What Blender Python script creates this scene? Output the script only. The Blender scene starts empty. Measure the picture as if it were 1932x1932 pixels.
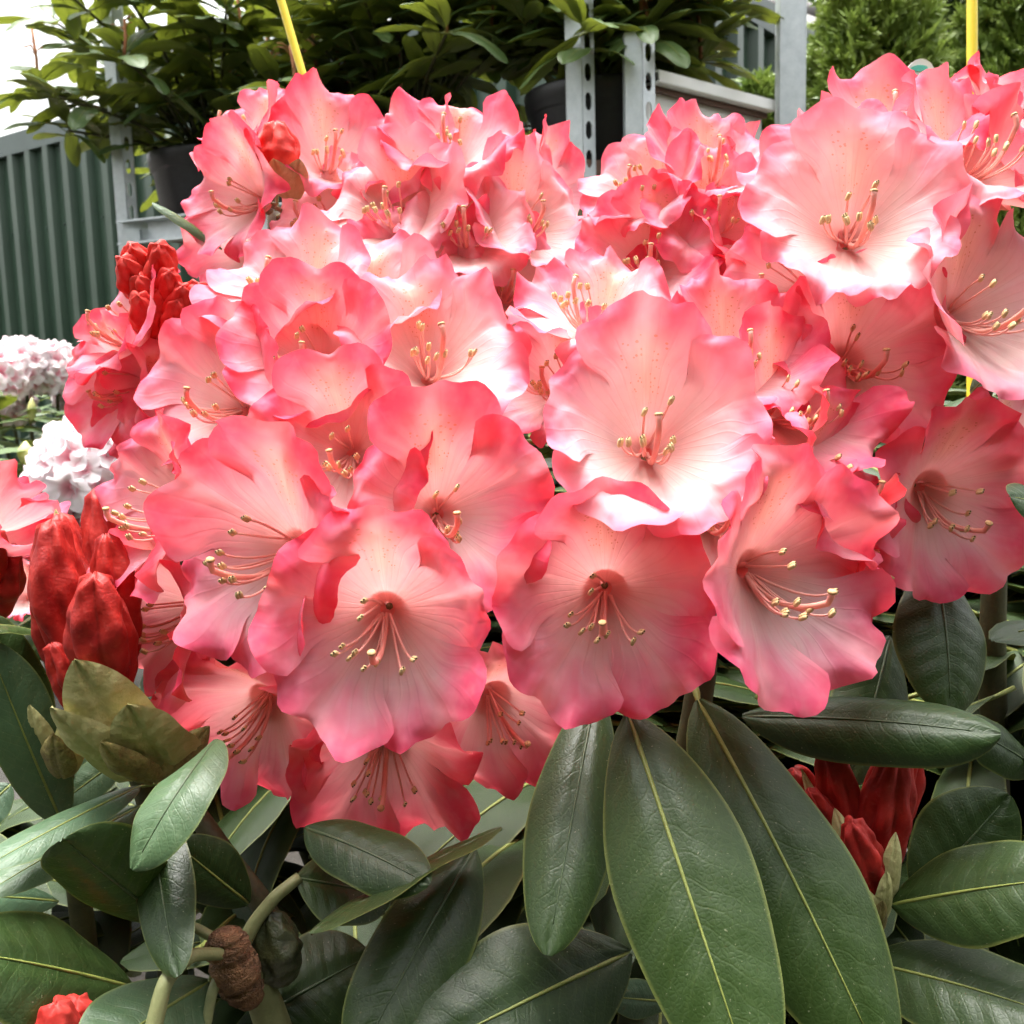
import bpy, math, random
import numpy as np
from mathutils import Vector, Matrix

SC = bpy.context.scene
COL = SC.collection
# ------------------------------------------------------------------ camera
FPX, HALF = 1980.0, 966.0          # focal length and half picture in photograph units (1932 wide)
CAMZ = 0.80
PITCH, ROLL = math.radians(8.0), math.radians(1.6)
CF = Vector((0, math.cos(PITCH), -math.sin(PITCH)))
_r0 = Vector((1, 0, 0)); _u0 = Vector((0, math.sin(PITCH), math.cos(PITCH)))
CR = (_r0 * math.cos(ROLL) - _u0 * math.sin(ROLL)).normalized()
CU = (_u0 * math.cos(ROLL) + _r0 * math.sin(ROLL)).normalized()
CAM = Vector((0, 0, CAMZ))
cd = bpy.data.cameras.new('camera'); cam = bpy.data.objects.new('camera', cd); COL.objects.link(cam)
cam.matrix_world = Matrix(((CR.x, CU.x, -CF.x, CAM.x), (CR.y, CU.y, -CF.y, CAM.y), (CR.z, CU.z, -CF.z, CAM.z), (0, 0, 0, 1)))
cd.sensor_width = 36.0; cd.lens = 36.0 * FPX / (2 * HALF); cd.clip_start = 0.02; cd.clip_end = 500
cd.dof.use_dof = True; cd.dof.focus_distance = 0.42; cd.dof.aperture_fstop = 32
SC.camera = cam
# ------------------------------------------------------------------ sky, sun, exposure
SUN_EL, SUN_AZ = math.radians(80), math.radians(-30)   # high, veiled sun beyond the flowers and a little to the left
w = bpy.data.worlds.new('World'); SC.world = w; w.use_nodes = True
nt = w.node_tree; nt.nodes.clear()
sky = nt.nodes.new('ShaderNodeTexSky'); sky.sky_type = 'NISHITA'; sky.sun_disc = False
sky.sun_elevation = SUN_EL; sky.sun_rotation = SUN_AZ
sky.air_density = 2.0; sky.dust_density = 6.0; sky.ozone_density = 1.0
hs = nt.nodes.new('ShaderNodeHueSaturation'); hs.inputs['Saturation'].default_value = 0.12
bgn = nt.nodes.new('ShaderNodeBackground'); bgn.inputs['Strength'].default_value = 0.075
wo = nt.nodes.new('ShaderNodeOutputWorld')
nt.links.new(sky.outputs[0], hs.inputs['Color']); nt.links.new(hs.outputs[0], bgn.inputs['Color']); nt.links.new(bgn.outputs[0], wo.inputs[0])
sd = bpy.data.lights.new('sun', 'SUN'); sd.energy = 1.5; sd.angle = math.radians(35); sd.color = (1, 0.97, 0.93)
sun = bpy.data.objects.new('sun', sd); COL.objects.link(sun)
sdir = Vector((math.sin(SUN_AZ) * math.cos(SUN_EL), math.cos(SUN_AZ) * math.cos(SUN_EL), math.sin(SUN_EL)))
sun.rotation_euler = (-sdir).to_track_quat('-Z', 'Y').to_euler(); sun.location = (0, 0, 6)
SC.view_settings.view_transform = 'Standard'; SC.view_settings.look = 'None'
SC.view_settings.gamma = 1; SC.view_settings.exposure = 2.7
SC.render.engine = 'CYCLES'
SC.cycles.use_denoising = True
SC.cycles.max_bounces = 6; SC.cycles.diffuse_bounces = 4; SC.cycles.transmission_bounces = 5; SC.cycles.glossy_bounces = 2
SC.cycles.use_adaptive_sampling = True; SC.cycles.adaptive_threshold = 0.05
SC.cycles.caustics_reflective = False; SC.cycles.caustics_refractive = False

# ------------------------------------------------------------------ helpers
def P(u, v, d):
    """photograph coordinates + distance along the view axis -> world point"""
    return CAM + d * (CF + CR * ((u - HALF) / FPX) + CU * ((HALF - v) / FPX))
def D(a, b, c):
    """direction: right, up, towards the viewer"""
    return (CR * a + CU * b - CF * c).normalized()

def tag(o, label=None, cat=None, group=None, kind=None):
    if label: o['label'] = label
    if cat: o['category'] = cat
    if group: o['group'] = group
    if kind: o['kind'] = kind
    return o
def thing(name, label, cat, loc, group=None):
    o = bpy.data.objects.new(name, None); COL.objects.link(o); o.location = loc; o.empty_display_size = 0.05
    return tag(o, label, cat, group)
def make_mesh(name, verts, faces, mats, uvs=None, smooth=True, midx=None):
    me = bpy.data.meshes.new(name)
    me.from_pydata([tuple(map(float, v)) for v in verts], [], [tuple(map(int, f)) for f in faces])
    for m in (mats if isinstance(mats, (list, tuple)) else [mats]): me.materials.append(m)
    if uvs is not None:
        ul = me.uv_layers.new(name='UVMap')
        li = np.empty(len(me.loops), dtype=np.int32); me.loops.foreach_get('vertex_index', li)
        ul.data.foreach_set('uv', np.asarray(uvs, dtype=np.float32)[li].ravel())
    if midx is not None: me.polygons.foreach_set('material_index', np.asarray(midx, dtype=np.int32))
    me.polygons.foreach_set('use_smooth', np.full(len(me.polygons), smooth))
    me.update(); return me
def link(name, me, parent=None, loc=None, mat4=None):
    o = bpy.data.objects.new(name, me); COL.objects.link(o)
    if parent is not None: o.parent = parent
    if mat4 is not None: o.matrix_local = mat4
    elif loc is not None: o.location = loc
    return o
def wlink(name, me, parent, wloc):
    """link at a world location under a parent that is only translated"""
    return link(name, me, parent, loc=Vector(wloc) - (root_loc(parent) if parent is not None else Vector((0, 0, 0))))
def root_loc(o):
    p = Vector((0, 0, 0))
    while o is not None: p = p + o.location; o = o.parent
    return p
class MB:
    def __init__(s): s.v = []; s.f = []; s.m = []
    def add(s, v, f, m=0):
        b = len(s.v); s.v += [Vector(x) for x in v]; s.f += [tuple(i + b for i in q) for q in f]; s.m += [m] * len(f)
    def box(s, lo, hi, m=0, M=None):
        c = [Vector((x, y, z)) for x in (lo[0], hi[0]) for y in (lo[1], hi[1]) for z in (lo[2], hi[2])]
        if M is not None: c = [M @ q for q in c]
        s.add(c, [(0, 1, 3, 2), (4, 6, 7, 5), (0, 4, 5, 1), (2, 3, 7, 6), (0, 2, 6, 4), (1, 5, 7, 3)], m)
    def tube(s, pts, rad, n=8, m=0, caps=True):
        v, f = tube(pts, rad, n, caps); s.add(v, f, m)
    def mesh(s, name, mats, smooth=True, origin=(0, 0, 0)):
        o = Vector(origin)
        return make_mesh(name, [x - o for x in s.v], s.f, mats, smooth=smooth, midx=s.m)
def tube(pts, rad, n=8, caps=True):
    pts = [Vector(p) for p in pts]; v = []; f = []
    if not isinstance(rad, (list, tuple)): rad = [rad] * len(pts)
    t = (pts[1] - pts[0]).normalized()
    a = t.orthogonal().normalized()
    for i, p in enumerate(pts):
        t = (pts[min(i + 1, len(pts) - 1)] - pts[max(i - 1, 0)]).normalized()
        a = (a - t * a.dot(t)).normalized(); b = t.cross(a)
        for k in range(n):
            g = 2 * math.pi * k / n
            v.append(p + (a * math.cos(g) + b * math.sin(g)) * rad[i])
    for i in range(len(pts) - 1):
        for k in range(n):
            k2 = (k + 1) % n
            f.append((i * n + k, i * n + k2, (i + 1) * n + k2, (i + 1) * n + k))
    if caps: f.append(tuple(range(n))[::-1]); f.append(tuple(range((len(pts) - 1) * n, len(pts) * n)))
    return v, f
def bez(a, b, c, n):
    a, b, c = Vector(a), Vector(b), Vector(c)
    return [a * (1 - t) ** 2 + b * 2 * t * (1 - t) + c * t * t for t in np.linspace(0, 1, n)]
def grid_faces(nr, nc):
    return [(r * nc + c, r * nc + c + 1, (r + 1) * nc + c + 1, (r + 1) * nc + c) for r in range(nr - 1) for c in range(nc - 1)]

# ------------------------------------------------------------------ materials
def new_mat(name):
    m = bpy.data.materials.new(name); m.use_nodes = True; m.node_tree.nodes.clear(); return m, NB(m.node_tree)
class NB:
    def __init__(s, t): s.t = t
    def n(s, typ, **kw):
        q = s.t.nodes.new('ShaderNode' + typ)
        for k, v in kw.items(): setattr(q, k, v)
        return q
    def L(s, a, b): s.t.links.new(a, b)
    def val(s, x, sock):
        if isinstance(x, bpy.types.NodeSocket): s.L(x, sock)
        else: sock.default_value = x
    def math(s, op, a, b=0.0, c=None, clamp=False):
        q = s.n('Math', operation=op, use_clamp=clamp); s.val(a, q.inputs[0]); s.val(b, q.inputs[1])
        if c is not None: s.val(c, q.inputs[2])
        return q.outputs[0]
    def mix(s, fac, a, b, blend='MIX'):
        q = s.n('Mix', data_type='RGBA', blend_type=blend); s.val(fac, q.inputs[0])
        s.val(a if isinstance(a, bpy.types.NodeSocket) else (*a, 1), q.inputs[6]); s.val(b if isinstance(b, bpy.types.NodeSocket) else (*b, 1), q.inputs[7])
        return q.outputs[2]
    def ramp(s, fac, stops, interp='LINEAR'):
        q = s.n('ValToRGB'); s.val(fac, q.inputs[0]); e = q.color_ramp; e.interpolation = interp
        while len(e.elements) < len(stops): e.elements.new(0.5)
        for el, (p, c) in zip(e.elements, stops):
            el.position = p; el.color = (*c, 1) if not isinstance(c, float) else (c, c, c, 1)
        return q.outputs[0]
    def noise(s, vec, scale, detail=3, rough=0.5, dim='3D'):
        q = s.n('TexNoise', noise_dimensions=dim); s.val(vec, q.inputs['Vector']); q.inputs['Scale'].default_value = scale
        q.inputs['Detail'].default_value = detail; q.inputs['Roughness'].default_value = rough; return q.outputs['Fac']
    def sep(s, v):
        q = s.n('SeparateXYZ'); s.L(v, q.inputs[0]); return q.outputs
    def comb(s, x, y, z=0.0):
        q = s.n('CombineXYZ'); s.val(x, q.inputs[0]); s.val(y, q.inputs[1]); s.val(z, q.inputs[2]); return q.outputs[0]
    def out(s, sh): o = s.n('OutputMaterial'); s.L(sh, o.inputs[0])
    def bump(s, h, strength, dist):
        q = s.n('Bump'); q.inputs['Strength'].default_value = strength; q.inputs['Distance'].default_value = dist; s.L(h, q.inputs['Height']); return q.outputs[0]
    def principled(s, col, rough=0.5, normal=None, **kw):
        q = s.n('BsdfPrincipled'); s.val(col if isinstance(col, bpy.types.NodeSocket) else (*col, 1), q.inputs['Base Color']); s.val(rough, q.inputs['Roughness'])
        if normal is not None: s.L(normal, q.inputs['Normal'])
        for k, v in kw.items(): s.val(v, q.inputs[k.replace('_', ' ')])
        return q.outputs[0]

def petal_material(name, dorsal):
    m, b = new_mat(name)
    uv = b.n('UVMap').outputs[0]; x, y, _ = b.sep(uv)
    t = b.math('MULTIPLY_ADD', x, 2.0, -1.0)
    at = b.math('ABSOLUTE', t)
    oi = b.n('ObjectInfo'); rnd = oi.outputs['Random']
    tc = b.n('TexCoord').outputs['Object']
    big = b.noise(tc, 48, 1); fine = b.noise(tc, 260, 1)
    pale = b.n('Attribute', attribute_type='OBJECT', attribute_name='pale').outputs['Fac']  # natural variation between flowers, plus overexposure of the upper ones painted into the colour
    # distance from throat with a wavering, streaky boundary between pale throat and coral margin
    streak = b.noise(b.comb(b.math('MULTIPLY', x, 9.0), b.math('MULTIPLY', y, 0.9), b.math('MULTIPLY', rnd, 37.0)), 1.0, 2)
    yy = b.math('ADD', y, b.math('MULTIPLY_ADD', big, 0.46, -0.23))
    yy = b.math('ADD', yy, b.math('MULTIPLY_ADD', streak, 0.26, -0.13))
    yy = b.math('ADD', yy, b.math('MULTIPLY_ADD', rnd, 0.16, -0.08))
    yy = b.math('SUBTRACT', yy, b.math('MULTIPLY', pale, 0.42))
    inner = b.ramp(yy, [(0.0, (0.66, 0.45, 0.40)), (0.2, (0.81, 0.60, 0.56)), (0.38, (0.88, 0.61, 0.63)), (0.54, (0.88, 0.42, 0.51)), (0.70, (0.86, 0.22, 0.335)), (0.86, (0.84, 0.115, 0.225)), (1.0, (0.82, 0.075, 0.16))])
    # pale midline running out towards the margin
    mid = b.math('POWER', 2.718, b.math('MULTIPLY', b.math('MULTIPLY', t, t), -34.0))
    inner = b.mix(b.math('MULTIPLY', mid, 0.36), inner, (0.92, 0.66, 0.64))
    if dorsal:
        blot = b.math('MULTIPLY', b.math('POWER', 2.718, b.math('MULTIPLY', b.math('MULTIPLY', t, t), -5.0)),
                      b.ramp(y, [(0.2, 0.0), (0.4, 1.0), (0.62, 1.0), (0.85, 0.0)]))
        inner = b.mix(b.math('MULTIPLY', blot, 0.75), inner, (0.92, 0.56, 0.36))
        vor = b.n('TexVoronoi'); vor.inputs['Scale'].default_value = 1.0
        b.L(b.comb(b.math('MULTIPLY', x, 22.0), b.math('MULTIPLY', y, 34.0), b.math('MULTIPLY', rnd, 11.0)), vor.inputs['Vector'])
        spot = b.math('LESS_THAN', vor.outputs['Distance'], 0.27)
        keep = b.math('GREATER_THAN', b.sep(vor.outputs['Color'])[0], 0.36)
        sp = b.math('MULTIPLY', b.math('MULTIPLY', spot, keep), b.math('MULTIPLY', b.math('GREATER_THAN', blot, 0.34), b.math('GREATER_THAN', at, 0.07)))
        inner = b.mix(b.math('MULTIPLY', sp, 0.7), inner, (0.50, 0.20, 0.05))
    # fine darker veins fanning along the lobe
    vein = b.math('SINE', b.math('MULTIPLY_ADD', t, 26.0, b.math('MULTIPLY', streak, 9.0)))
    vein = b.math('POWER', b.math('MULTIPLY_ADD', vein, 0.5, 0.5), 10.0)
    inner = b.mix(b.math('MULTIPLY', vein, b.math('MULTIPLY', b.ramp(y, [(0.1, 0.75), (0.85, 0.1)]), 0.26)), inner, (0.66, 0.22, 0.22))
    inner = b.mix(b.math('MULTIPLY_ADD', fine, 0.5, -0.14, clamp=True), inner, b.mix(1.0, inner, (0.93, 0.78, 0.80), 'MULTIPLY'))
    mot = b.noise(tc, 130, 2, 0.6)
    inner = b.mix(b.math('MULTIPLY', b.ramp(mot, [(0.45, 0.0), (0.7, 1.0)]), 0.22), inner, (0.92, 0.52, 0.56))
    thin = b.math('MULTIPLY', b.math('LESS_THAN', at, 0.012), b.ramp(y, [(0.15, 0.6), (0.8, 0.0)]))
    inner = b.mix(b.math('MULTIPLY', thin, 0.7), inner, (0.5, 0.2, 0.17))
    outer = b.ramp(b.math('ADD', y, b.math('MULTIPLY_ADD', streak, 0.3, -0.15)), [(0.1, (0.83, 0.30, 0.27)), (0.45, (0.85, 0.17, 0.17)), (0.8, (0.83, 0.055, 0.065))])
    outer = b.mix(b.math('MULTIPLY', pale, 0.35), outer, (0.92, 0.42, 0.45))
    outer = b.mix(b.math('MULTIPLY', mid, 0.25), outer, (0.9, 0.5, 0.45))
    bf = b.n('NewGeometry').outputs['Backfacing']
    col = b.mix(bf, inner, outer)
    hgt = b.math('ADD', b.math('MULTIPLY', vein, 0.35), b.math('ADD', fine, b.math('MULTIPLY', big, 1.2)))
    nrm = b.bump(hgt, 0.22, 0.001)
    pr = b.principled(col, 0.55, nrm, **{'Specular_IOR_Level': 0.22})
    tr = b.n('BsdfTranslucent'); b.L(b.mix(0.68, inner, outer), tr.inputs[0]); b.L(nrm, tr.inputs[1])
    mx = b.n('MixShader'); mx.inputs[0].default_value = 0.47; b.L(pr, mx.inputs[1]); b.L(tr.outputs[0], mx.inputs[2])
    b.out(mx.outputs[0]); return m

def leaf_material(name, top, under, vein_col, rough=0.36, bumpd=0.0009, leather=420.0, trans=0.06):
    m, b = new_mat(name)
    uv = b.n('UVMap').outputs[0]; x, y, _ = b.sep(uv)
    t = b.math('MULTIPLY_ADD', x, 2.0, -1.0); at = b.math('ABSOLUTE', t)
    tc = b.n('TexCoord').outputs['Object']
    rnd = b.n('ObjectInfo').outputs['Random']
    big = b.noise(tc, 40, 2); wob = b.noise(tc, 120, 0)
    vor = b.n('TexVoronoi', feature='DISTANCE_TO_EDGE'); vor.inputs['Scale'].default_value = leather; b.L(tc, vor.inputs['Vector'])
    cell = b.math('MINIMUM', vor.outputs['Distance'], 0.25)
    vor2 = b.n('TexVoronoi', feature='DISTANCE_TO_EDGE'); vor2.inputs['Scale'].default_value = leather * 0.36; b.L(tc, vor2.inputs['Vector'])
    net = b.math('LESS_THAN', vor2.outputs['Distance'], 0.05)
    ph = b.math('ADD', b.math('MULTIPLY_ADD', at, -2.6, b.math('MULTIPLY', y, 15.0)), b.math('MULTIPLY', wob, 0.8))
    fr = b.math('ABSOLUTE', b.math('SUBTRACT', b.math('FRACT', ph), 0.5))
    lat = b.ramp(fr, [(0.0, 1.0), (0.05, 0.5), (0.11, 0.0)])
    latm = b.math('MULTIPLY', lat, b.ramp(at, [(0.0, 1.0), (0.7, 0.6), (0.95, 0.0)]))
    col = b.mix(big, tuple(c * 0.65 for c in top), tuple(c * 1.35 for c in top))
    col = b.mix(b.math('MULTIPLY', rnd, 0.5), col, (top[0] * 1.6, top[1] * 1.35, top[2] * 0.9))
    col = b.mix(b.math('MULTIPLY', latm, 0.22), col, vein_col)
    col = b.mix(b.math('MULTIPLY', net, 0.12), col, vein_col)
    edge = b.ramp(at, [(0.93, 0.0), (1.0, 1.0)])
    col = b.mix(b.math('MULTIPLY', edge, 0.45), col, (0.22, 0.24, 0.06))
    spk = b.math('GREATER_THAN', b.noise(tc, 900, 1), 0.75)
    col = b.mix(b.math('MULTIPLY', spk, 0.35), col, (0.30, 0.30, 0.20))
    bf = b.n('NewGeometry').outputs['Backfacing']
    col = b.mix(bf, col, b.mix(b.math('MULTIPLY', latm, 0.5), under, vein_col))
    h = b.math('ADD', b.math('MULTIPLY', cell, 1.0), b.math('ADD', b.math('MULTIPLY', latm, -0.4), b.math('MULTIPLY', big, 0.5)))
    nrm = b.bump(h, 0.36, bumpd)
    ro = b.math('ADD', rough, b.math('MULTIPLY_ADD', big, 0.2, -0.1))
    pr = b.principled(col, ro, nrm, **{'Specular_IOR_Level': 0.36})
    tr = b.n('BsdfTranslucent'); b.L(b.mix(1.0, col, (1.6, 1.5, 0.5), 'MULTIPLY'), tr.inputs[0])
    mx = b.n('MixShader'); mx.inputs[0].default_value = trans; b.L(pr, mx.inputs[1]); b.L(tr.outputs[0], mx.inputs[2])
    b.out(mx.outputs[0]); return m

def noisy_mat(name, c1, c2, scale=30, rough=0.6, bumps=0.3, bumpd=0.001, detail=5, **kw):
    m, b = new_mat(name); tc = b.n('TexCoord').outputs['Object']
    n1 = b.noise(tc, scale, detail, 0.6); n2 = b.noise(tc, scale * 7, 3)
    f = b.math('ADD', b.math('MULTIPLY', n1, 0.75), b.math('MULTIPLY', n2, 0.25))
    f = b.ramp(f, [(0.32, 0.0), (0.68, 1.0)])
    col = b.mix(f, c1, c2)
    b.out(b.principled(col, rough, b.bump(f, bumps, bumpd), **kw)); return m

def plain_trans(name, c1, c2, scale, trans, rough=0.5):
    m, b = new_mat(name); tc = b.n('TexCoord').outputs['Object']
    rnd = b.n('ObjectInfo').outputs['Random']
    f = b.math('ADD', b.math('MULTIPLY', b.noise(tc, scale, 3), 0.8), b.math('MULTIPLY', rnd, 0.2))
    col = b.mix(b.ramp(f, [(0.3, 0.0), (0.7, 1.0)]), c1, c2)
    pr = b.principled(col, rough); tr = b.n('BsdfTranslucent'); b.L(col, tr.inputs[0])
    mx = b.n('MixShader'); mx.inputs[0].default_value = trans; b.L(pr, mx.inputs[1]); b.L(tr.outputs[0], mx.inputs[2]); b.out(mx.outputs[0]); return m

M = {}
M['petal'] = petal_material('coral_petal', False)
M['dorsal'] = petal_material('coral_petal_spotted', True)
M['tube'] = plain_trans('corolla_tube', (0.80, 0.22, 0.20), (0.85, 0.36, 0.32), 90, 0.35)
M['filament'] = plain_trans('filament', (0.85, 0.42, 0.36), (0.88, 0.52, 0.44), 200, 0.3)
M['anther'] = noisy_mat('anther', (0.58, 0.40, 0.17), (0.74, 0.57, 0.30), 900, 0.7)
M['pore'] = noisy_mat('anther_pore', (0.05, 0.02, 0.008), (0.12, 0.05, 0.02), 900, 0.8)
M['style'] = plain_trans('style', (0.86, 0.34, 0.28), (0.90, 0.50, 0.40), 160, 0.3)
M['stigma'] = noisy_mat('stigma', (0.52, 0.26, 0.10), (0.62, 0.38, 0.18), 700, 0.6)
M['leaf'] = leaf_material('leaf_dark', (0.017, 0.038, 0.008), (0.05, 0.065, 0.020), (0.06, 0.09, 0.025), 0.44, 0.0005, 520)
M['leaf_pale'] = leaf_material('leaf_pale', (0.050, 0.098, 0.052), (0.12, 0.15, 0.065), (0.13, 0.17, 0.08), 0.42, 0.0005, 520)
M['leaf_far'] = leaf_material('leaf_shelf', (0.062, 0.112, 0.038), (0.15, 0.19, 0.055), (0.17, 0.21, 0.07), 0.42, 0.0004, 260, 0.22)
M['midrib'] = noisy_mat('midrib', (0.14, 0.17, 0.03), (0.22, 0.25, 0.06), 160, 0.5)
M['midrib_dark'] = noisy_mat('midrib_dark', (0.035, 0.065, 0.025), (0.06, 0.09, 0.03), 160, 0.45)
M['stem'] = noisy_mat('stem', (0.035, 0.035, 0.012), (0.08, 0.075, 0.026), 90, 0.6)
M['petiole'] = noisy_mat('petiole', (0.14, 0.155, 0.06), (0.23, 0.235, 0.10), 90, 0.55)
M['wood'] = noisy_mat('old_wood', (0.10, 0.045, 0.02), (0.36, 0.17, 0.07), 180, 0.75, 0.8, 0.004)
M['bract'] = noisy_mat('bract', (0.36, 0.345, 0.12), (0.62, 0.57, 0.29), 70, 0.55, 0.35, 0.002)
M['bract_brown'] = noisy_mat('bract_brown', (0.10, 0.06, 0.018), (0.40, 0.34, 0.12), 110, 0.5, 0.4, 0.002)
M['greenbud'] = noisy_mat('green_bud', (0.02, 0.025, 0.01), (0.06, 0.065, 0.025), 110, 0.35, 0.4, 0.002)
def bud_mat(name, lo, hi):
    m, b = new_mat(name); tc = b.n('TexCoord').outputs['Object']
    n1 = b.noise(tc, 80, 4, 0.6); n2 = b.noise(tc, 500, 2)
    col = b.mix(b.ramp(n1, [(0.3, 0.0), (0.7, 1.0)]), lo, hi)
    col = b.mix(b.math('MULTIPLY', b.ramp(n2, [(0.6, 0.0), (0.75, 1.0)]), 0.18), col, (0.6, 0.15, 0.12))
    h = b.math('ADD', n1, b.math('MULTIPLY', n2, 0.4)); nrm = b.bump(h, 0.35, 0.002)
    pr = b.principled(col, 0.5, nrm, **{'Specular_IOR_Level': 0.3}); tr = b.n('BsdfTranslucent'); b.L(col, tr.inputs[0])
    mx = b.n('MixShader'); mx.inputs[0].default_value = 0.2; b.L(pr, mx.inputs[1]); b.L(tr.outputs[0], mx.inputs[2]); b.out(mx.outputs[0]); return m
M['bud'] = bud_mat('crimson_bud', (0.24, 0.008, 0.008), (0.52, 0.032, 0.022))
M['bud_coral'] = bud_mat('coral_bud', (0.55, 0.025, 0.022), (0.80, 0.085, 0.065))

# ------------------------------------------------------------------ ground
def ground_mat():
    m, b = new_mat('soil_and_grit'); tc = b.n('TexCoord').outputs['Object']
    n1 = b.noise(tc, 1.2, 5); n2 = b.noise(tc, 60, 5, 0.7); n3 = b.noise(tc, 9, 4)
    col = b.mix(n2, (0.012, 0.009, 0.007), (0.05, 0.04, 0.03)); col = b.mix(b.ramp(n1, [(0.4, 0.0), (0.6, 1.0)]), col, b.mix(n3, (0.03, 0.027, 0.022), (0.07, 0.065, 0.055)))
    b.out(b.principled(col, 0.9, b.bump(b.math('ADD', n2, n3), 0.7, 0.02))); return m
g = link('ground', make_mesh('ground', [(-200, -100, 0), (200, -100, 0), (200, 300, 0), (-200, 300, 0)], [(0, 1, 2, 3)], ground_mat()))
g['kind'] = 'structure'


# ------------------------------------------------------------------ background: shed, roof, shelf racks
def shed():
    C = Vector((0.585, 3.84, 0)); ld = Vector((-0.8, 0.6, 0)); rd = Vector((0.6, 0.8, 0)); H = CAMZ + 1.41
    root = thing('green_shed', 'dark green shed clad in ribbed metal sheets with a plain eaves trim', 'shed', C)
    green = noisy_mat('green_cladding', (0.026, 0.052, 0.033), (0.038, 0.070, 0.046), 3, 0.30, 0.05, 0.002)
    trim = noisy_mat('green_trim', (0.05, 0.075, 0.065), (0.07, 0.10, 0.09), 4, 0.4, 0.05, 0.002)
    inner = noisy_mat('shed_core', (0.02, 0.03, 0.02), (0.03, 0.04, 0.03), 4, 0.8)
    pitch, wide = 0.19, 0.95                                   # a sheet carries five ribs
    for d, n, nm in ((ld, Vector((-0.6, -0.8, 0)), 6), (rd, Vector((0.8, -0.6, 0)), 5)):
        prof = []
        for k in range(5):                                     # trapezoid rib profile along the sheet
            x = k * pitch
            prof += [(x, 0.0), (x + 0.085, 0.0), (x + 0.100, 0.042), (x + 0.152, 0.042), (x + 0.18, 0.0)]
        prof.append((wide + 0.004, 0.0))
        for s in range(nm):
            v = []; f = []
            for (x, o) in prof:
                q = d * (x + s * wide) + n * (o + 0.002)
                v += [q + Vector((0, 0, 0.02)), q + Vector((0, 0, H - 0.11))]
            for i in range(len(prof) - 1): f.append((2 * i, 2 * i + 2, 2 * i + 3, 2 * i + 1))
            link('cladding_sheet', make_mesh('cladding_sheet', v, f, green, smooth=False), root)
            mb = MB()                                          # rows of fixing screws
            for k in range(5):
                for z in (0.6, H - 0.55):
                    c = d * (s * wide + k * pitch + 0.05) + n * 0.006 + Vector((0, 0, z))
                    mb.tube([c - n * 0.006, c + n * 0.004], 0.006, 6)
            tag(link('screw_row', mb.mesh('screw_row', trim), root), kind='stuff')
        mb = MB(); L = nm * wide + 0.03
        for (z0, z1, t0, t1) in ((H - 0.115, H, 0.0, 0.045),):
            a = d * -0.05; b_ = d * L
            vs = [a + n * t0, b_ + n * t0, b_ + n * t1, a + n * t1]
            mb.add([q + Vector((0, 0, z)) for z in (z0, z1) for q in vs], [(0, 1, 2, 3), (7, 6, 5, 4), (0, 4, 5, 1), (1, 5, 6, 2), (2, 6, 7, 3), (3, 7, 4, 0)])
        link('eaves_trim', mb.mesh('eaves_trim', trim, smooth=False), root)
    mb = MB(); a = ld * 5.6; c = rd * 4.7
    inn = Vector((-0.02, 0.10, 0))
    vs = [inn, a * 0.98 + inn, a * 0.98 + c * 0.98 + inn, c * 0.98 + inn]
    mb.add([q + Vector((0, 0, z)) for z in (0.0, H - 0.01) for q in vs], [(0, 1, 2, 3), (7, 6, 5, 4), (0, 4, 5, 1), (1, 5, 6, 2), (2, 6, 7, 3), (3, 7, 4, 0)])
    link('core', mb.mesh('core', inner, smooth=False), root)

M['galv'] = noisy_mat('galvanised_steel', (0.50, 0.55, 0.57), (0.66, 0.70, 0.72), 45, 0.42, 0.15, 0.0006, Metallic=0.35)
M['galv_hole'] = noisy_mat('slot_dark', (0.05, 0.06, 0.06), (0.12, 0.13, 0.13), 40, 0.8)
M['black_plastic'] = noisy_mat('black_plastic', (0.012, 0.012, 0.014), (0.022, 0.022, 0.025), 60, 0.42, 0.1, 0.0008)
M['compost'] = noisy_mat('compost', (0.02, 0.012, 0.008), (0.07, 0.045, 0.03), 120, 0.95, 1.0, 0.01)
M['white_board'] = noisy_mat('white_board', (0.82, 0.82, 0.78), (0.86, 0.86, 0.83), 8, 0.6, 0.1, 0.001)
M['shelf_wood'] = noisy_mat('shelf_board', (0.10, 0.055, 0.04), (0.18, 0.10, 0.07), 12, 0.8, 0.4, 0.002)

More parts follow.
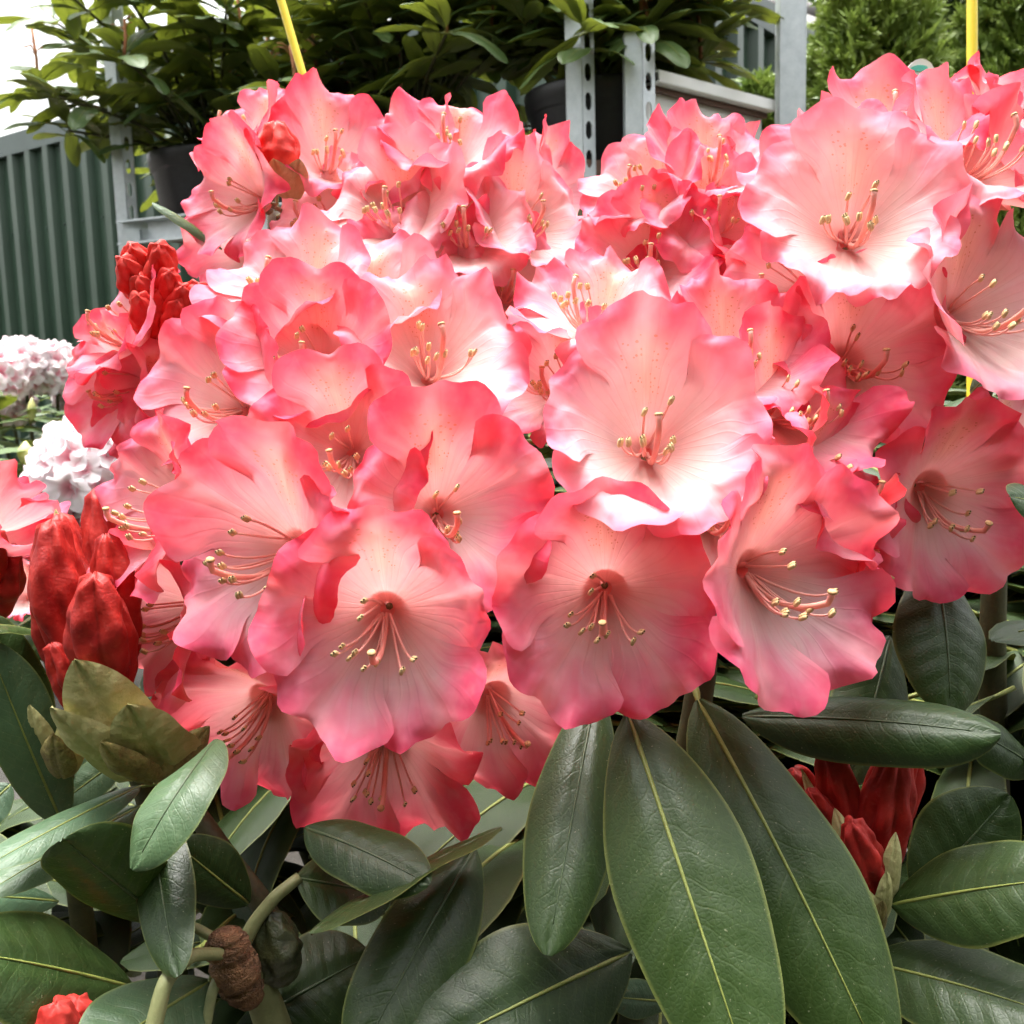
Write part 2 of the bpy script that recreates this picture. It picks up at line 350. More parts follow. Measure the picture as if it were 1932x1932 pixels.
def post(root, base, h, wd, face, name='post'):
    """folded steel upright: a plain face and a face with a column of real slots"""
    f = Vector(face); f.z = 0; f.normalize(); s = Vector((-f.y, f.x, 0)); th = 0.003
    mb = MB()
    # plain flange (on the left of the fold)
    def slab(o, du, w0, w1, z0, z1, nrm, m=0):
        q = [o + du * w0, o + du * w1, o + du * w1 - nrm * th, o + du * w0 - nrm * th]
        mb.add([p + Vector((0, 0, z)) for z in (z0, z1) for p in q], [(0, 1, 2, 3), (7, 6, 5, 4), (0, 4, 5, 1), (1, 5, 6, 2), (2, 6, 7, 3), (3, 7, 4, 0)], m)
    o = Vector((0, 0, 0)); a = (-s * 0.9 - f * 0.35).normalized(); c = (s * 0.85 - f * 0.5).normalized()
    na = (f - a * f.dot(a)).normalized(); nc = (f - c * f.dot(c)).normalized()
    slab(o, a, 0.0, wd * 0.62, 0, h, na)
    slab(o + a * wd * 0.62, -f, 0.0, wd * 0.5, 0, h, -s if (-s).dot(a) > 0 else s)
    # slotted flange: two rails and bridges between the slots
    W = wd * 0.60; r = W * 0.26
    slab(o, c, 0.002, r, 0, h, nc); slab(o, c, W - r, W, 0, h, nc)
    slab(o + c * W, -f, 0.0, wd * 0.5, 0, h, s if s.dot(c) > 0 else -s)
    z = h - 0.018
    p_, sl = 0.05, 0.031
    n_ = int(h / p_)
    for k in range(n_ + 1):
        z1 = h - k * p_; z0 = max(z1 - (p_ - sl), 0)
        if z0 < 0: break
        slab(o, c, r - 0.0005, W - r + 0.0005, z0, z1, nc)
        # rounded slot ends: small corner fillets
        for zz, up in ((z0, -1), (z1 - (p_ - sl) - sl, 1)):
            if zz <= 0: continue
            for e0, e1 in ((r, 1), (W - r, -1)):
                x0 = e0; x1 = e0 + e1 * (W - 2 * r) * 0.28
                v = [o + c * x0 + Vector((0, 0, zz)), o + c * x1 + Vector((0, 0, zz)), o + c * x0 + Vector((0, 0, zz + up * 0.007))]
                v += [q - nc * th for q in v]
                mb.add(v, [(0, 1, 2), (5, 4, 3), (0, 3, 4, 1), (1, 4, 5, 2), (2, 5, 3, 0)])
    ob = wlink(name, mb.mesh(name, M['galv'], smooth=False), root, base)
    return ob
def beam(root, a, b_, hgt, dep, name='shelf_beam', mat=None):
    a, b_ = Vector(a), Vector(b_); d = (b_ - a).normalized(); n = Vector((d.y, -d.x, 0)).normalized()
    mb = MB(); th = 0.003
    for (o, z0, z1, t0, t1) in ((0, -hgt, 0, 0, th), (0, -th, 0.001, th, dep), (0, -hgt - 0.001, -hgt + th, th, dep)):
        q = [a - n * t0, b_ - n * t0, b_ - n * t1, a - n * t1]
        mb.add([p + Vector((0, 0, z)) for z in (z0, z1) for p in q], [(0, 1, 2, 3), (7, 6, 5, 4), (0, 4, 5, 1), (1, 5, 6, 2), (2, 6, 7, 3), (3, 7, 4, 0)])
    return wlink(name, mb.mesh(name, mat or M['galv'], smooth=False, origin=a), root, a)
def board(root, pts, z0, z1, mat, name='shelf_board'):
    pts = [Vector(p) for p in pts]; o = pts[0].copy(); n = len(pts)
    v = [Vector((p.x, p.y, z)) - Vector((o.x, o.y, 0)) for z in (z0, z1) for p in pts]
    f = [tuple(range(n))[::-1], tuple(range(n, 2 * n))] + [(i, (i + 1) % n, n + (i + 1) % n, n + i) for i in range(n)]
    return wlink(name, make_mesh(name, v, f, mat, smooth=False), root, (o.x, o.y, 0))

def gnd(u, d):
    q = P(u, 700, d); return Vector((q.x, q.y, 0))
def zat(v, u, d): return P(u, v, d).z

RACK = {}
def racks():
    # long rack holding the potted rhododendrons; its front runs back to the left
    pm, pl = gnd(1107, 1.95), gnd(262, 2.42)
    d = (pl - pm).normalized(); back = Vector((-d.y, d.x, 0));
    if back.y < 0: back = -back
    zs = zat(425, 300, 2.42)
    r = thing('plant_shelf', 'galvanised slotted steel rack carrying potted rhododendrons in front of the green shed', 'plant rack', pm)
    post(r, pm, 2.1, 0.047, (-pm.x * 0 + 0.0, -1, 0)); post(r, pl, 2.1, 0.042, (0.25, -1, 0))
    post(r, pl + back * 0.55, 2.1, 0.042, (0.25, -1, 0))
    beam(r, pm + Vector((0, 0, zs)), pl + Vector((0, 0, zs)), 0.05, 0.035)
    beam(r, pm + back * 0.5 + Vector((0, 0, zs)), pl + back * 0.5 + Vector((0, 0, zs)), 0.05, 0.035)
    o = back * 0.036
    board(r, [pm + o, pl + o, pl + back * 0.5, pm + back * 0.5], zs - 0.03, zs - 0.006, M['shelf_wood'])
    mb = MB()                                                   # bracket where the beam hooks into the left post
    mb.box((0, 0, -0.07), (0.09, 0.012, 0.0)); mb.box((0, -0.012, -0.10), (0.04, 0.0, -0.02))
    wlink('beam_bracket', mb.mesh('beam_bracket', M['galv'], smooth=False), r, pl + Vector((0.0, -0.03, zs)))
    RACK.update(pm=pm, pl=pl, d=d, back=back, zs=zs)
    # second rack to the right, shorter front post, plain back post
    ps, pr = gnd(1217, 1.93), gnd(1487, 2.2)
    r2 = thing('plant_shelf', 'galvanised rack with a short slotted post, white rail and white board beside the conifers', 'plant rack', ps)
    post(r2, ps, zat(84, 1217, 1.93), 0.050, (0.05, -1, 0)); 
    mb = MB(); hh = 2.1
    mb.box((-0.027, -0.02, 0), (0.022, -0.017, hh)); mb.box((0.0225, -0.0195, 0), (0.0255, 0.02, hh)); mb.box((-0.027, -0.0165, 0), (-0.024, 0.02, hh))
    
    wlink('post', mb.mesh('post', M['galv'], smooth=False), r2, pr)
    a = ps + Vector((0.034, 0.02, zat(152, 1250, 1.95))); b_ = pr + Vector((-0.03, 0.0, zat(183, 1468, 2.18)))
    b_.z = a.z
    rail = beam(r2, a, b_, 0.02, 0.05, 'top_rail', M['white_board'])
    dd = (b_ - a).normalized(); nn = Vector((-dd.y, dd.x, 0))
    a2 = a + nn * 0.02; b2 = b_ + nn * 0.02
    board(r2, [a2, b2, b2 + nn * 0.012, a2 + nn * 0.012], a.z - 0.031, a.z - 0.022, M['shelf_wood'], 'under_batten')
    a3 = a + nn * 0.034; b3 = b_ + nn * 0.034
    board(r2, [a3, b3, b3 + nn * 0.012, a3 + nn * 0.012], a.z - 0.30, a.z - 0.03, M['white_board'], 'back_board')
    mb = MB(); mb.tube([a.lerp(b_, 0.45) + nn * 0.09 + Vector((0, 0, -0.05)), a.lerp(b_, 0.75) + nn * 0.09 + Vector((0, 0, -0.16))], 0.008, 6)
    link('brace', mb.mesh('brace', M['galv'], origin=ps), r2)
    zs2 = zat(330, 1300, 2.1)
    board(r2, [ps + Vector((-0.1, 0.03, 0)), pr + Vector((0.1, 0.03, 0)), pr + Vector((-0.05, 0.45, 0)), ps + Vector((-0.25, 0.45, 0))], zs2 - 0.03, zs2, M['shelf_wood'])
    RACK.update(ps=ps, pr=pr, zs2=zs2)
shed(); racks()

def far_roof():
    a = gnd(1480, 7.2); b_ = gnd(2350, 8.6)
    d = (b_ - a).normalized(); n = Vector((-d.y, d.x, 0))
    root = thing('grey_outbuilding', 'grey ribbed roof of an outbuilding showing behind the conifers', 'building', a)
    wallm = noisy_mat('outbuilding_wall', (0.16, 0.15, 0.13), (0.24, 0.22, 0.20), 3, 0.8)
    roofm = noisy_mat('grey_roof', (0.11, 0.105, 0.10), (0.20, 0.19, 0.185), 5, 0.75, 0.3, 0.004)
    L = (b_ - a).length; ze = zat(150, 1540, 7.2); zr = ze + 0.95
    mb = MB(); q = [a, b_, b_ + n * 3.4, a + n * 3.4]
    mb.add([p + Vector((0, 0, z)) for z in (0, ze) for p in q], [(3, 2, 1, 0), (4, 5, 6, 7), (0, 1, 5, 4), (1, 2, 6, 5), (2, 3, 7, 6), (3, 0, 4, 7)])
    link('wall', mb.mesh('wall', wallm, smooth=False, origin=a), root)
    v = []; f = []; k = 0; N = int(L / 0.09)
    for i in range(N + 1):
        x = -0.1 + i * 0.09; h = 0.028 if i % 2 else 0.0
        lo = a + d * x - n * 0.2 + Vector((0, 0, ze - 0.05 + h)); hi = a + d * x + n * 1.7 + Vector((0, 0, zr + h))
        v += [lo, hi]
        if i: f.append((2 * i - 2, 2 * i, 2 * i + 1, 2 * i - 1))
    link('roof', make_mesh('roof', [p - a for p in v], f, roofm, smooth=False), root)
    mb = MB(); mb.tube([a - d * 0.1 + n * 1.7 + Vector((0, 0, zr + 0.03)), b_ + n * 1.7 + Vector((0, 0, zr + 0.03))], 0.08, 8)
    link('ridge_cap', mb.mesh('ridge_cap', roofm, origin=a), root)
far_roof()

# ------------------------------------------------------------------ leaves
def leaf_profile(s, kind):
    if kind == 'bract':
        return (np.clip(s + 0.10, 0, 1) ** 0.5) * (1 - s) ** 0.72 * 1.55
    w_ = (s ** 0.62) * ((1 - s) ** 0.55)
    return w_ / 0.455
def leaf_geo(base, ctrl, tip, width, nh, rev, vf, seed, ns=30, ntt=12, kind='leaf', und=0.05, twist=0.0, curl=0.0):
    rg = np.random.RandomState(seed)
    pts = bez(base, ctrl, tip, ns); L = (Vector(tip) - Vector(base)).length
    V = []; UV = []; mid = []
    nh = Vector(nh).normalized(); ph = rg.rand(6) * 6.28
    for i, p in enumerate(pts):
        s = i / (ns - 1)
        T = (pts[min(i + 1, ns - 1)] - pts[max(i - 1, 0)]).normalized()
        n0 = (nh - T * nh.dot(T)).normalized()
        if twist: n0 = Matrix.Rotation(twist * (s - 0.5), 3, T) @ n0
        B = T.cross(n0).normalized()
        hw = 0.5 * width * float(leaf_profile(np.array(min(max(s, 0.004), 0.996)), kind))
        hw *= 1 + 0.04 * math.sin(9 * s + ph[0])
        for j in range(ntt + 1):
            t = -1 + 2 * j / ntt
            arc = rev * t * abs(t)
            x = hw * (math.sin(t * max(rev, 0.01) * 1.25) / (max(rev, 0.01) * 1.25)) if rev > 0.02 else hw * t
            z = -hw * rev * 0.62 * t * t + hw * vf * abs(t)
            z += hw * und * abs(t) ** 1.5 * (math.sin(7 * s + ph[1] + (2 if t > 0 else 0)) + 0.6 * math.sin(15 * s + ph[2] + (1 if t > 0 else 0)))
            z -= 0.035 * width * math.exp(-(t / 0.10) ** 2)
            z += 0.02 * width * math.sin(s * 46 - abs(t) * 8 + ph[3]) * abs(t) * (1 - abs(t)) * 2
            V.append(p + B * x + n0 * z); UV.append(((t + 1) / 2, s))
        mid.append(p + n0 * (-0.028 * width))
    F = grid_faces(ns, ntt + 1)
    return V, F, UV, mid
NLEAF = [0]
def leaf(parent, b, t, width, n=(0, 0.5, 1), arch=0.12, rev=0.45, vf=0.0, mat='leaf', rib='midrib', kind='leaf', stalk=None, name='leaf', ctrl=None, und=0.05, twist=0.0, ribw=1.0):
    """a foreground leaf from base pixel (u, v, depth) to tip pixel"""
    NLEAF[0] += 1
    base = P(*b); tip = P(*t); nh = D(*n); L = (tip - base).length
    c = P(*ctrl) if ctrl else (base + tip) / 2 + nh * arch * L
    V, F, UV, mid = leaf_geo(base, c, tip, width, nh, rev, vf, NLEAF[0] * 7, kind=kind, und=und, twist=twist)
    ol = root_loc(parent)
    me = make_mesh(name, [v - base for v in V], F, M[mat], UV)
    # faces must look along the leaf's upper side
    me.flip_normals() if sum((p.normal.dot(nh) for p in me.polygons)) < 0 else None
    o = link(name, me, parent, loc=base - ol)
    if rib:
        pts = list(mid[:-2:2]); r0 = max(0.00075, width * 0.021) * ribw
        if stalk is not None:
            st = P(*stalk); first = mid[0]
            pts = bez(st, (st + first) / 2 + nh * 0.002, first, 5)[:-1] + pts
        n_ = len(pts); k0 = 4 if stalk is not None else 0
        rad = [r0 * (1.5 if i < k0 else 1.0) * (1 - 0.82 * max(0, i - k0) / max(1, n_ - 1 - k0)) for i in range(n_)]
        v, f = tube(pts, rad, 6)
        link('midrib', make_mesh('midrib', [q - base for q in v], f, M[rib]), o)
    return o
# shared leaves for repeats
LEAFV = []
def shared_leaves(mat):
    out = []
    for k in range(6):
        rg = random.Random(k * 13 + 5)
        L = 1.0; wd = rg.uniform(0.32, 0.42)
        droop = rg.uniform(0.02, 0.2)
        V, F, UV, mid = leaf_geo((0, 0, 0), (0, 0.5, rg.uniform(0.08, 0.2)), (0, 0.98, -droop), wd, (0, 0, 1), rg.uniform(0.2, 0.6), rg.uniform(0.0, 0.12), k + 50, ns=12, ntt=6, und=0.08)
        rv, rf = tube([Vector((0, -0.12, -0.015))] + mid[:-2], [0.016] + [0.013 * (1 - 0.8 * i / 10) for i in range(len(mid) - 2)], 4)
        b0 = len(V)
        me = make_mesh('leaf', list(V) + list(rv), F + [tuple(i + b0 for i in q) for q in rf], [M[mat], M['midrib']], list(UV) + [(0.5, 0.5)] * len(rv), midx=[0] * len(F) + [1] * len(rf))
        if sum(p.normal.z for p in list(me.polygons)[:len(F)]) < 0: me.flip_normals()
        out.append(me)
    return out
def place_leaf(parent, me, pos, dirv, up, size, rl):
    y = Vector(dirv).normalized(); x = y.cross(Vector(up)).normalized(); z = x.cross(y)
    R = Matrix((x, y, z)).transposed().to_4x4()
    return link('leaf', me, parent, mat4=Matrix.Translation(Vector(pos) - rl) @ R @ Matrix.Scale(size, 4))

def inner_foliage(root, items, rl, mat='leaf_far'):
    """the leaves inside the plant, past the ones picked out singly, joined into one part"""
    V = []; F = []; U = []; MI = []; cache = {}
    for (me, pos, dirv, up, size) in items:
        if me.name not in cache:
            co = np.empty(len(me.vertices) * 3); me.vertices.foreach_get('co', co)
            uv = np.empty(len(me.loops) * 2); me.uv_layers[0].data.foreach_get('uv', uv); uv = uv.reshape(-1, 2)
            vu = np.zeros((len(me.vertices), 2)); li = np.empty(len(me.loops), dtype=np.int32); me.loops.foreach_get('vertex_index', li); vu[li] = uv
            cache[me.name] = (co.reshape(-1, 3), [tuple(p.vertices) for p in me.polygons], vu, [p.material_index for p in me.polygons])
        co, fs, vu, mi = cache[me.name]
        y = Vector(dirv).normalized(); x = y.cross(Vector(up)).normalized(); z = x.cross(y)
        R = np.array([x, y, z]); b0 = len(V)
        V += list((co * size) @ R + np.array(Vector(pos) - rl)); F += [tuple(i + b0 for i in q) for q in fs]; U += list(vu); MI += mi
    o = link('inner_foliage', make_mesh('inner_foliage', V, F, [M[mat], M['midrib']], U, midx=MI), root); o['kind'] = 'stuff'

# ------------------------------------------------------------------ flowers
def sm(a, b_, x):
    t = np.clip((x - a) / (b_ - a), 0, 1); return t * t * (3 - 2 * t)
KS = np.array([0, .2, .4, .6, .8, .92, 1.0]); KR = np.array([.0026, .0104, .0184, .0260, .0335, .0382, .0412]); KZ = np.array([-.0245, -.0172, -.0110, -.0050, .0012, .0045, .0060])
_fr = np.polyfit(KS, KR, 4); _fz = np.polyfit(KS, KZ, 4)
NTP, NSP = 28, 28
def petal_geo(ac, rg, opn, ln, bend, mbend, ruf, cup, notch=0.60):
    """one corolla lobe from the throat to its ruffled margin; neighbours join below the notch and overlap above it"""
    t = np.linspace(-1, 1, NTP + 1); s = np.linspace(0, 1, NSP + 1) ** 0.8
    T, S = np.meshgrid(t, s); aT = np.abs(T)
    em = rg.uniform(0.015, 0.06); p0 = rg.rand(12) * 6.283
    inn = 1 - aT ** 4
    top = 1 - (1 - notch) * aT ** 4.6 - em * np.exp(-(T / 0.14) ** 2)
    top = top + (0.020 * np.sin(5.0 * T + p0[6]) + 0.010 * np.sin(11 * T + p0[7])) * inn
    E = S * top
    r = np.polyval(_fr, E); z = np.polyval(_fz, E)
    rp = sm(0.48, 1.0, E); rq = np.clip((E - 0.5) / 0.5, 0, 1.2) ** 1.8; rm = np.clip((E - 0.74) / 0.26, 0, 1.1) ** 1.5
    rmid = np.polyval(_fr, 0.5)
    r = np.where(E > 0.5, rmid + (r - rmid) * (1 + (ln - 1) * rp) * (0.72 + 0.28 * opn), r)
    bd = mbend + (bend - mbend) * (1 - 0.8 * aT ** 2)                      # side margins follow the flower's mean bend
    z = z + (1 - opn) * 0.022 * np.clip(E - 0.3, 0, 1) - bd * 0.017 * rp ** 1.5
    r = r - np.abs(bd) * 0.004 * rp ** 2
    half = math.radians(36) * (1 + 0.46 * sm(0.50, 0.80, E) - 0.05 * sm(0.85, 1, E))
    A = ac + T * half
    side = 1 - 0.6 * aT ** 3
    f1 = rg.uniform(0.45, 0.75); f2 = rg.uniform(0.95, 1.45); f3 = rg.uniform(2.0, 2.9); f4 = rg.uniform(3.4, 4.6)
    low = 0.60 * np.sin(6.283 * f1 * T + p0[0]) + 0.50 * np.sin(6.283 * f2 * T + p0[1])
    frill = np.sin(6.283 * f3 * T + p0[2] + 2 * E) + 0.45 * np.sin(6.283 * f4 * T + p0[3])
    am = 0.55 + 0.45 * np.sin(3.1 * T + p0[8])
    z = z + ruf * side * (0.0062 * rq * low + 0.0024 * rm * frill * am)
    r = r - ruf * 0.0016 * rm * (0.5 + 0.5 * np.sin(6.283 * f3 * T + p0[2] + 1.4)) * side
    curl = rg.uniform(0.1, 1.0) * (0.6 + 0.4 * np.sin(4.2 * T + p0[9]))
    z = z - ruf * 0.0050 * curl * rm; r = r - ruf * 0.0014 * curl * rm         # the lip turns outwards
    z = z - cup * 0.007 * rp * aT ** 2.2 * 0.5
    z = z + 0.0046 * rp * T + 0.0045 * ruf * np.sign(T) * np.clip((aT - 0.45) / 0.55, 0, 1) ** 2 * rp   # lobes overlap like tiles
    z = z - 0.0012 * np.exp(-(T / 0.10) ** 2) * sm(0.3, 0.7, E)               # crease along the middle
    z = z + 0.0007 * np.sin(T * 8 + p0[4]) * np.sin(E * 14 + p0[5]) * sm(0.45, 0.8, E) + 0.00035 * np.sin(T * 21 + p0[10]) * np.sin(E * 33 + p0[11]) * sm(0.5, 0.8, E)
    X = r * np.cos(A); Y = r * np.sin(A) * 1.04
    V = np.stack([X, Y, z], -1).reshape(-1, 3)
    UV = np.stack([(T + 1) / 2, np.clip(E, 0, 1)], -1).reshape(-1, 2)
    return V, UV
PF = [tuple(q[::1]) for q in grid_faces(NSP + 1, NTP + 1)]

def stamen_mesh(k):
    """filament arching from the throat with a two-celled anther at its tip; 10 around, bending up"""
    rg = random.Random(900 + k)
    ang = math.radians(200 + 140 * ((k % 10) / 9.0)) if k % 10 < 8 else math.radians(rg.uniform(40, 140))
    ang += rg.uniform(-0.25, 0.25); ln = rg.uniform(0.75, 1.1); ra = rg.uniform(0.0065, 0.0165)
    tip = Vector((math.cos(ang) * ra, math.sin(ang) * ra * 0.85 - 0.001, -0.021 + 0.024 * ln))
    mid = Vector((math.cos(ang) * ra * 0.75, math.sin(ang) * ra - 0.003, -0.019 + 0.013 * ln))
    b0 = Vector((math.cos(ang) * 0.0022, math.sin(ang) * 0.0022, -0.0215))
    mb = MB(); pts = bez(b0, mid, tip, 8)
    mb.tube(pts, [0.00052 - 0.00002 * i for i in range(8)], 5, 0)
    d = (Vector((0, 0.5, 1)) + Vector((rg.uniform(-.5, .5), rg.uniform(-.3, .5), 0))).normalized()
    sd = d.orthogonal().normalized()
    for sg in (-1, 1):
        c = tip + sd * 0.00050 * sg
        mb.tube([c - d * 0.0014, c - d * 0.001, c + d * 0.0002, c + d * 0.0013, c + d * 0.0018], [0.0003, 0.0007, 0.0008, 0.0007, 0.00045], 6, 1)
        mb.tube([c + d * 0.00178, c + d * 0.00195], [0.00034, 0.0003], 6, 2)
    return mb.mesh('stamen', [M['filament'], M['anther'], M['pore']])
STAMEN = [stamen_mesh(k) for k in range(20)]
def style_mesh(k):
    rg = random.Random(400 + k); x = rg.uniform(-0.004, 0.004)
    pts = bez((0, -0.001, -0.0225), (x * 0.5, -0.0155, -0.012), (x, -0.008, 0.011), 12)
    pts += [pts[-1] + Vector((0, 0.0022, 0.0016)), pts[-1] + Vector((0, 0.0034, 0.0020))]
    mb = MB(); n = len(pts)
    mb.tube(pts, [0.00085 + 0.00002 * i for i in range(n - 1)] + [0.00125], 8, 0)
    d = (pts[-1] - pts[-2]).normalized()
    mb.tube([pts[-1] - d * 0.0003, pts[-1] + d * 0.0002, pts[-1] + d * 0.0008, pts[-1] + d * 0.0010], [0.0011, 0.0015, 0.0013, 0.0004], 9, 1)
    return mb.mesh('style', [M['style'], M['stigma']])
STYLE = [style_mesh(k) for k in range(4)]

NFL = [0]
def flower(shrub, core, uv, face=None, size=1.0, opn=1.0, roll=0.0, ruf=1.0, pale=0.0, dd=0.0, ln=(1, 1, 1, 1, 1), bend=None, st=True, Rt=None, dep=None):
    """core = (u, v, depth, radius) of the truss; uv = middle of the flower's mouth in the photograph"""
    NFL[0] += 1; rg = np.random.RandomState(NFL[0] * 17 + 3)
    cu, cv, cdp, R = core
    k = cdp / FPX; dx = (uv[0] - cu) * k; dy = -(uv[1] - cv) * k; off2 = dx * dx + dy * dy
    dz = math.sqrt(max(R * R - off2, (0.12 * R) ** 2))
    d = (cdp - dz + dd) if dep is None else dep
    if face is None:
        face = (dx / R * 0.85, dy / R * 0.85, max(dz / R, 0.25) + 0.25)
    z = D(*face); pos = P(uv[0], uv[1], d)
    up = D(math.sin(math.radians(-roll)), math.cos(math.radians(roll)), 0.0)
    y = (up - z * up.dot(z)).normalized(); x = y.cross(z)
    Mx = Matrix((x, y, z)).transposed().to_4x4() @ Matrix.Scale(size, 4)
    rl = root_loc(shrub)
    mat4 = Matrix.Translation(pos - rl) @ Mx
    # calyx, outer tube and stalk back to the truss core
    cw = P(cu, cv + 40, cdp); cl = mat4.inverted() @ (cw - rl)
    mb = MB()
    prof = [(0.0006, -0.0285), (0.0040, -0.0262), (0.0080, -0.0215), (0.0105, -0.0192)]
    vv = []; n = 20
    for r_, zz in prof:
        for q in range(n): vv.append((r_ * math.cos(2 * math.pi * q / n), r_ * math.sin(2 * math.pi * q / n), zz - 0.0012))
    mb.add(vv, [(i * n + q, i * n + (q + 1) % n, (i + 1) * n + (q + 1) % n, (i + 1) * n + q) for i in range(3) for q in range(n)], 0)
    b0 = Vector((0, 0, -0.0285))
    mb.tube(bez(cl, b0 + Vector((0, 0, min(-0.012, cl.z * 0.3))), b0, 7), 0.0013, 6, 1)
    for q in range(5):
        a = q * 1.2566
        mb.tube([(0.003 * math.cos(a), 0.003 * math.sin(a), -0.0300), (0.0056 * math.cos(a), 0.0056 * math.sin(a), -0.0275), (0.0062 * math.cos(a), 0.0062 * math.sin(a), -0.0235)], [0.0015, 0.0013, 0.0003], 5, 1)
    fl = link('flower', mb.mesh('flower', [M['tube'], M['petiole']]), shrub, mat4=mat4)
    fl['pale'] = float(pale)
    angs = [90, 162, 234, 306, 18]
    bds = [rg.uniform(-0.25, 0.8) if bend is None else bend[i] * 1.3 for i in range(5)]; mb_ = sum(bds) / 5
    for i, a in enumerate(angs):
        l_ = ln[i] * rg.uniform(0.94, 1.06) * (1.04 if i == 0 else 1.0)
        V, UV = petal_geo(math.radians(a), rg, opn, l_, bds[i], mb_, ruf * rg.uniform(0.85, 1.5), rg.uniform(-0.6, 0.8), notch=rg.uniform(0.50, 0.60))
        me = make_mesh('petal', V, PF, M['dorsal'] if i == 0 else M['petal'], UV)
        if i == 0 and me.polygons[NTP * 7 + NTP // 2].normal.z < 0: me.flip_normals()
        if i and me.polygons[NTP * 7 + NTP // 2].normal.z < 0: me.flip_normals()
        o = link('petal', me, fl); o['pale'] = float(pale)
    if st:
        k0 = (NFL[0] % 2) * 10
        for q in range(10):
            o = link('stamen', STAMEN[k0 + q], fl); o.rotation_euler = (rg.uniform(-.05, .05), rg.uniform(-.05, .05), rg.uniform(-.12, .12))
        link('style', STYLE[NFL[0] % 4], fl)
    return fl

def bud(shrub, b, t, rad, seed, folds=5, mat='bud', name='flower_bud', bow=0.0, bn=(0, 0, 1), tipw=0.7):
    """closed bud: crumpled, folded petals twisted round its axis"""
    rg = np.random.RandomState(seed); base = P(*b); tip = P(*t); c = (base + tip) / 2 + D(*bn) * bow
    NS_, N_ = 34, 48; pts = bez(base, c, tip, NS_); V = []
    a = (tip - base).normalized().orthogonal().normalized(); ph = rg.rand(10) * 6.28
    for i, p in enumerate(pts):
        s = i / (NS_ - 1); T = (pts[min(i + 1, NS_ - 1)] - pts[max(i - 1, 0)]).normalized()
        a = (a - T * a.dot(T)).normalized(); q = T.cross(a)
        rr = rad * (math.sin(math.pi * (s * 0.86 + 0.05)) ** 0.58)
        rr *= 1 - (1 - tipw) * sm(0.55, 1.0, np.array(s)) * 0.6
        if i == NS_ - 1: rr *= 0.25
        for k in range(N_):
            th = 2 * math.pi * k / N_
            fo = folds * th + 1.0 * s + ph[0] + 0.9 * math.sin(3 * s + th + ph[8])
            saw = 1 - abs(math.sin(fo / 2)) ** 0.6                                    # sharp creases between petals
            am = 0.34 * sm(0.05, 0.4, np.array(s))
            m = 1 - am * saw + 0.10 * math.sin(3 * th - 6 * s + ph[2]) * s + 0.07 * math.sin(7 * th + 13 * s + ph[3]) * s + 0.045 * math.sin(5 * th - 19 * s + ph[4]) * s
            m += 0.05 * math.sin(2 * th + ph[5]) + 0.035 * math.sin(26 * s + 2 * math.sin(th * 2 + ph[6]))
            V.append(p + (a * math.cos(th) + q * math.sin(th)) * rr * m + T * rad * 0.10 * math.sin(4 * th + ph[7]) * sm(0.8, 1, np.array(s)))
    F = [(i * N_ + k, i * N_ + (k + 1) % N_, (i + 1) * N_ + (k + 1) % N_, (i + 1) * N_ + k) for i in range(NS_ - 1) for k in range(N_)]
    F += [tuple(range(N_))[::-1], tuple(range((NS_ - 1) * N_, NS_ * N_))]
    return link(name, make_mesh(name, [v - base for v in V], F, M[mat]), shrub, loc=base - root_loc(shrub))
def stem(shrub, pts, r0, r1, mat='stem', name='stem', n=10, knob=0.0, seed=0):
    rg = random.Random(seed); q = [Vector(p) for p in pts]; out = []
    for i in range(len(q) - 1):                      # subdivide
        for k in range(6): out.append(q[i].lerp(q[i + 1], k / 6))
    out.append(q[-1]); m = len(out)
    for _ in range(3): out = [out[0]] + [(out[i - 1] + out[i] * 2 + out[i + 1]) / 4 for i in range(1, m - 1)] + [out[-1]]
    rad = [(r0 + (r1 - r0) * i / (m - 1)) * (1 + knob * rg.uniform(-1, 1)) for i in range(m)]
    v, f = tube(out, rad, n); o = out[0].copy()
    return link(name, make_mesh(name, [p - o for p in v], f, M[mat]), shrub, loc=o - root_loc(shrub))

# ------------------------------------------------------------------ the foreground rhododendrons
def shrub(label, u, d):
    return thing('rhododendron_shrub', label, 'rhododendron', gnd(u, d))
S_MAIN = shrub('rhododendron with two big rounded coral pink flower heads above long drooping dark leaves', 950, 0.62)
S_BACK = shrub('coral pink rhododendron behind, its pale flower heads topped by the potted plants and slotted post', 820, 0.86)
S_RIGHT = shrub('coral rhododendron beside the yellow cane with crimson bud cluster low among its leaves', 1800, 0.72)
S_LEFT = shrub('rhododendron with crumpled crimson buds in olive bracts and long pale leaves', 120, 0.62)

